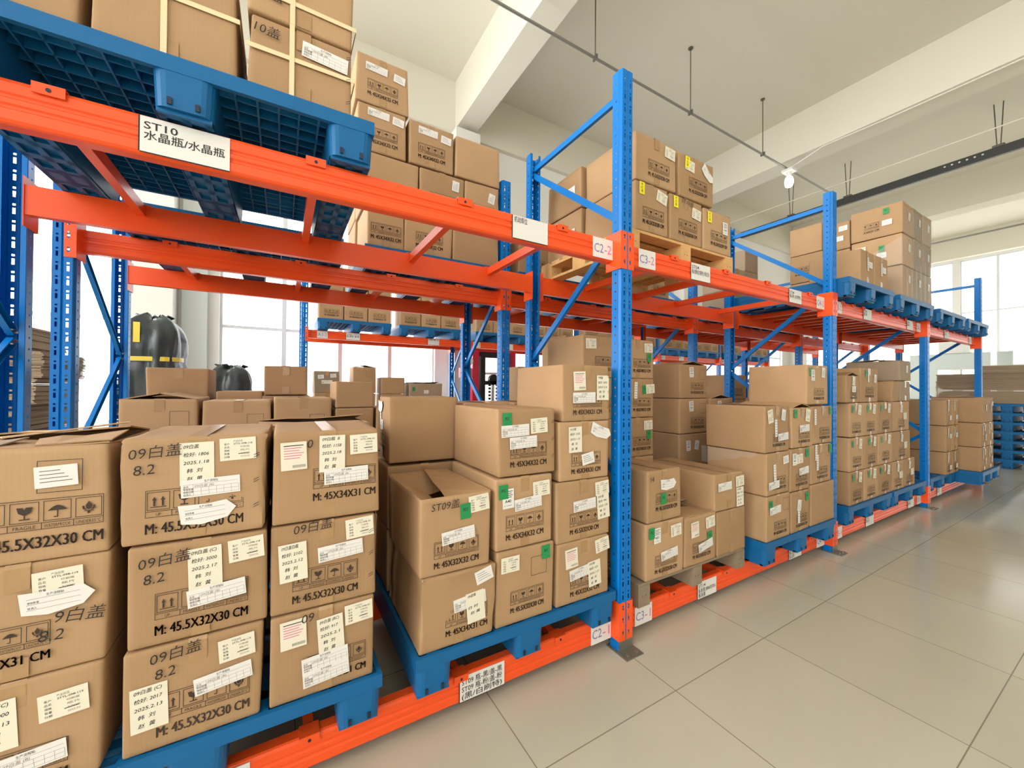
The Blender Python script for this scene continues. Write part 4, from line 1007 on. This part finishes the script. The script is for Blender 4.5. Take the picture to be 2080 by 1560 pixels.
# ------------------------------------------------------------------ things overhead
mb = MB(); PZp = 6.75; PYp = 3.09
mb.tube((RX0 + .02, PYp, PZp), (12.9, PYp, PZp), .022, 10)
pp = link('ceiling_pipe', mb.mesh('ceiling_pipe', ['pipe'])); tag(pp, 'long grey steel pipe hung below the ceiling along the racks', 'pipe')
for i, x in enumerate((-1.2, 1.7, 4.25, 6.66, 9.23)):
    mb = MB(); mb.tube((x, PYp, PZp + .02), (x, PYp, RH), .010, 6); mb.tube((x, PYp, RH - .02), (x, PYp, RH), .045, 8); mb.box(x - .012, x + .012, PYp - .045, PYp + .045, PZp - .03, PZp + .045)
    tag(link('hanger_rod', mb.mesh('hanger_rod', ['rod'])), 'thin steel rod holding the ceiling pipe, %s from camera end' % ORD[i], 'hanger rod', 'pipe hanger rods')
e = empty('ceiling_lamp', (10.36, PYp - .02, PZp - .03)); tag(e, 'lit white bulb lamp on a square base below the ceiling pipe', 'lamp')
mb = MB(); mb.box(-.12, .12, -.12, .12, -.06, .0); bevel_mod(link('base_plate', mb.mesh('base_plate', ['white_plastic']), e), .01)
mb = MB(); mb.tube((0, 0, -.06), (0, 0, -.16), .05, 14); link('socket', mb.mesh('socket', ['white_plastic']), e)
def lathe(prof, n=20):
    mb = MB(); k = len(prof); vs = []
    for i in range(n):
        a = 2 * PI * i / n
        vs += [(r * math.cos(a), r * math.sin(a), z) for r, z in prof]
    mb.add(vs, [(i * k + j, ((i + 1) % n) * k + j, ((i + 1) % n) * k + j + 1, i * k + j + 1) for i in range(n) for j in range(k - 1)]); return mb
link('bulb', lathe([(.04, -.16), (.075, -.19), (.09, -.25), (.09, -.33), (.075, -.39), (.04, -.415), (.0, -.42)]).mesh('bulb', ['bulb']), e)
mb = MB(); pts = [(10.38, PYp, PZp + .0), (10.40, 2.4, 6.95), (10.45, 1.4, 6.955), (10.45, -3, 6.96), (10.45, RY0, 6.96)]
for a, b in zip(pts, pts[1:]): mb.tube(a, b, .014, 8)
tag(link('cable_conduit', mb.mesh('cable_conduit', ['conduit'])), 'white cable conduit running along the ceiling beam to the bulb lamp', 'conduit')
mb = MB(); mb.tube((12.6, RY1 - .13, 6.93), (12.6, RY0, 6.85), .014, 8)
tag(link('steel_wire', mb.mesh('steel_wire', ['conduit'])), 'thin pale pipe above the dark busbar, crossing the ceiling', 'pipe')
mb = MB(); mb.box(13.86, 13.94, RY0, RY1 - .13, 6.80, 7.0); 
for i in range(6): mb.tube((13.8595, 1.25 - i * .12, 6.93), (13.857, 1.25 - i * .12, 6.93), .02, 8, 1)
tag(link('busbar_trunking', mb.mesh('busbar_trunking', ['busbar', 'white_plastic'])), 'dark grey busbar trunking with round holes crossing under the ceiling', 'trunking')
for i, y in enumerate((4.6, 3.15, .42, -2.3)):
    mb = MB()
    for q in (-.07, .07): mb.tube((13.9, y + q * .4, 7.03), (13.9, y + q, RH), .010, 6)
    mb.box(13.84, 13.96, y - .09, y + .09, 6.99, 7.04)
    tag(link('hanger_rod', mb.mesh('hanger_rod', ['rod'])), 'twin rods and clamp carrying the dark busbar, %s from back wall' % ORD[i], 'hanger rod', 'busbar hanger rods')
mb = MB(); mb.tube((19.5, RY1 - .13, 6.6), (19.5, RY0, 6.6), .03, 8)
tag(link('ceiling_pipe', mb.mesh('ceiling_pipe', ['pipe'])), 'distant grey pipe crossing below far ceiling beams', 'pipe')

# ------------------------------------------------------------------ floor-standing things behind the racks
def sack(name, x, y, w, d, h, seed, label, tapes=True):
    rng = random.Random(seed); bm = bmesh.new(); n, k = 64, 44
    ph = [rng.uniform(0, 6.28) for _ in range(6)]
    rows = []
    for j in range(k + 1):
        t = j / k; s = 1.0 if t < .84 else max(.3, max(0.0, 1 - ((t - .84) / .16) ** 3.0) ** .5)
        if abs(t - .785) < .02: s *= .95
        row = []
        for i in range(n):
            a = 2 * PI * i / n; c_, s_ = math.cos(a), math.sin(a)
            fold = 1 + .035 * math.sin(7 * a + ph[0] + 3 * t) + .025 * math.sin(13 * a + ph[1] - 5 * t) + .05 * math.sin(3 * a + ph[2] + 4 * t) + .03 * math.sin(5 * a + 9 * t + ph[4]) + .10 * (noise.turbulence(Vector((c_ * 2.2 * 1.0, s_ * 2.2, t * 5 + seed)), 4, True) - .35)
            c, sn = math.cos(a), math.sin(a); q = (abs(c) ** 4.5 + abs(sn) ** 4.5) ** (-1 / 4.5)
            row.append(bm.verts.new((w / 2 * c * q * s * fold, d / 2 * sn * q * s * fold, h * (t if t < .98 else .98 + .02 * rng.random()) + .012 * h * math.sin(4 * a + ph[3]) * (t > .9))))
        rows.append(row)
    for j in range(k):
        for i in range(n): bm.faces.new((rows[j][i], rows[j][(i + 1) % n], rows[j + 1][(i + 1) % n], rows[j + 1][i]))
    bm.faces.new(rows[0][::-1]); bm.faces.new(rows[k])
    me = bpy.data.meshes.new(name); bm.to_mesh(me); bm.free(); me.materials.append(M['bag'])
    me.polygons.foreach_set('use_smooth', [True] * len(me.polygons))
    o = link(name, me, None, (x, y, 0)); tag(o, label, 'bag')
    kb = MB()
    for q in range(6):
        a = 2 * PI * q / 6; c, sn = math.cos(a), math.sin(a); ox = -.06 if q % 2 else .07
        kb.add([(ox, 0, h * .965), (ox + .05 * c - .03 * sn, .05 * sn + .03 * c, h * .985), (ox + .10 * c + .02 * sn, .10 * sn - .02 * c, h * (.99 + .012 * (q % 2))), (ox + .05 * c + .05 * sn, .05 * sn - .05 * c, h * 1.0)], [(0, 1, 2, 3)])
    solid_mod(link('gathered_neck', kb.mesh('gathered_neck', ['bag']), o), .012)
    if tapes:
        mb = MB(); N = 24; zz = h * .775; vs = []
        for i in range(N + 1):
            a = PI + PI * i / N; c, sn = math.cos(a), math.sin(a); q = (abs(c) ** 3.2 + abs(sn) ** 3.2) ** (-1 / 3.2)
            vs += [(w * .515 * c * q, d * .515 * sn * q, zz + .01 * i / N), (w * .515 * c * q, d * .515 * sn * q, zz + .045 + .01 * i / N)]
        mb.add(vs, [(2 * i, 2 * i + 2, 2 * i + 3, 2 * i + 1) for i in range(N)])
        solid_mod(link('yellow_tape', mb.mesh('yellow_tape', ['ytape']), o), .002)
        mb = MB(); mb.box(-.10, -.05, -d * .545, -d * .53, h * .86, h * .95); link('yellow_tape', mb.mesh('yellow_tape', ['ytape']), o)
    return o
sack('plastic_sack', -1.18, 3.9, .48, .5, 2.22, 3, 'tall black plastic sack bound with yellow tape by the windows')
sack('plastic_sack', -.52, 4.0, .40, .42, 1.72, 9, 'smaller crumpled black plastic bag behind pale cartons', False)

def sheaf(name, x0, x1, y0, y1, z0, n, t, seed, label, group, m='card'):
    rng = random.Random(seed); mb = MB(); z = z0
    for i in range(n):
        a, b = rng.uniform(-.012, .012), rng.uniform(-.012, .012); mb.box(x0 + a, x1 + a, y0 + b, y1 + b, z + .0006, z + t * .92); z += t
    return tag(link(name, mb.mesh(name, [m])), label, 'cardboard bundle', group), z
z = .0
for i in range(9):
    o, z = sheaf('flattened_carton_bundle', -2.6 + .03 * (i % 3), -1.86 + .045 * ((i * 5) % 4), 3.2, 4.0, z, 18, .0122, i, 'bundle of flattened cartons behind nearest uprights, %s from floor' % ORD[i], 'flattened cartons behind the uprights', 'card_grey')
# flat cardboard on blue pallets at the aisle end
for j, (x0, x1, y0, y1) in enumerate(((11.9, 13.0, -.30, .40), (12.3, 13.4, .46, 1.1))):
    for i in range(7):
        pallet(x0, x1, y0, y1, i * .177, 'stacked empty blue pallet at aisle end, %s column, %s from floor' % (ORD[j], ORD[i]), 'empty pallets at the aisle end', True)
    z = 7 * .177 + .004
    for i in range(5 - j):
        o, z = sheaf('flattened_carton_bundle', x0 + .02 * (i % 2), x1 - .1, y0 + .02 * (i % 3), y1 - .03, z, 12, .0122, 40 + i + 9 * j, 'bundle of flattened cartons on blue pallet tower, %s column, %s up' % (ORD[j], ORD[i]), 'flattened cartons on the pallet tower', 'card_grey')
# grey panels at the end of the hall
mb = MB(); mb.box(20, 20.06, 1.5, 3.4, 2.2, 2.76); mb.box(20, 20.06, 2.7, 3.4, 0, 2.2); mb.box(20, 20.06, 1.5, 1.75, 0, 2.2)
tag(link('partition_panel', mb.mesh('partition_panel', ['partition'])), 'grey partition panel with doorway gap at the hall end', 'partition', None, 'thing')
o, z = sheaf('wrapped_bundle', 19.7, 20.4, 1.9, 2.6, 2.762, 10, .05, 77, 'film-wrapped white bundle resting on the grey partition', None, 'white_plastic')
mb = MB(); mb.box(20.6, 20.7, 1.12, 1.45, 0, 2.8); tag(link('locker_panel', mb.mesh('locker_panel', ['partition'])), 'pale green upright panel beyond the grey partition', 'panel')

# red stacker truck in the aisle
e = empty('pallet_stacker', (2.36, 3.55, 0)); tag(e, 'red and black hand pallet stacker in aisle behind rear rack', 'stacker')
mb = MB(); mb.box(.0, .10, 0, .10, .05, 2.02); mb.box(.62, .72, 0, .10, .05, 2.02); mb.box(.0, .72, .02, .08, 1.94, 2.02); mb.box(.1, .62, .03, .07, .95, 1.03)
mb.m = [0] * 12 + [0] * (len(mb.f) - 12)
link('mast', mb.mesh('mast', ['red']), e)
mb = MB(); mb.box(.12, .19, -.03, .07, .05, 2.0); mb.box(.53, .60, -.03, .07, .05, 2.0); mb.box(.19, .53, -.03, .05, 1.92, 2.0); mb.box(.19, .53, -.02, .04, 1.52, 1.58)
link('inner_mast', mb.mesh('inner_mast', ['blackp']), e)
for x in (.28, .40):
    mb = MB()
    for i in range(26): mb.box(x - .016, x + .016, -.005, .02, .25 + i * .05, .25 + i * .05 + .034)
    link('lift_chain', mb.mesh('lift_chain', ['blackp']), e)
mb = MB(); mb.tube((.34, -.02, 1.60), (.34, .04, 1.60), .075, 18); mb.tube((.34, .02, .2), (.34, .02, 1.55), .022, 10, 1); link('chain_pulley', mb.mesh('chain_pulley', ['blackp', 'steel']), e)
mb = MB(); mb.box(-.18, -.02, .0, .09, 1.62, 1.76); mb.tube((-.06, -.02, 1.86), (-.06, .03, 1.86), .06, 16, 1); link('control_box', mb.mesh('control_box', ['red', 'white_plastic']), e)
mb = MB(); mb.box(.08, .24, .1, 1.2, .06, .12); mb.box(.46, .62, .1, 1.2, .06, .12); link('fork', mb.mesh('fork', ['blackp']), e)
mb = MB(); mb.box(-.02, .74, -.55, -.01, .05, .75); bevel_mod(link('body', mb.mesh('body', ['red']), e), .03)
for x in (.08, .62):
    mb = MB(); mb.tube((x - .03, -.3, .05), (x + .03, -.3, .05), .05, 14); link('wheel', mb.mesh('wheel', ['blackp']), e)
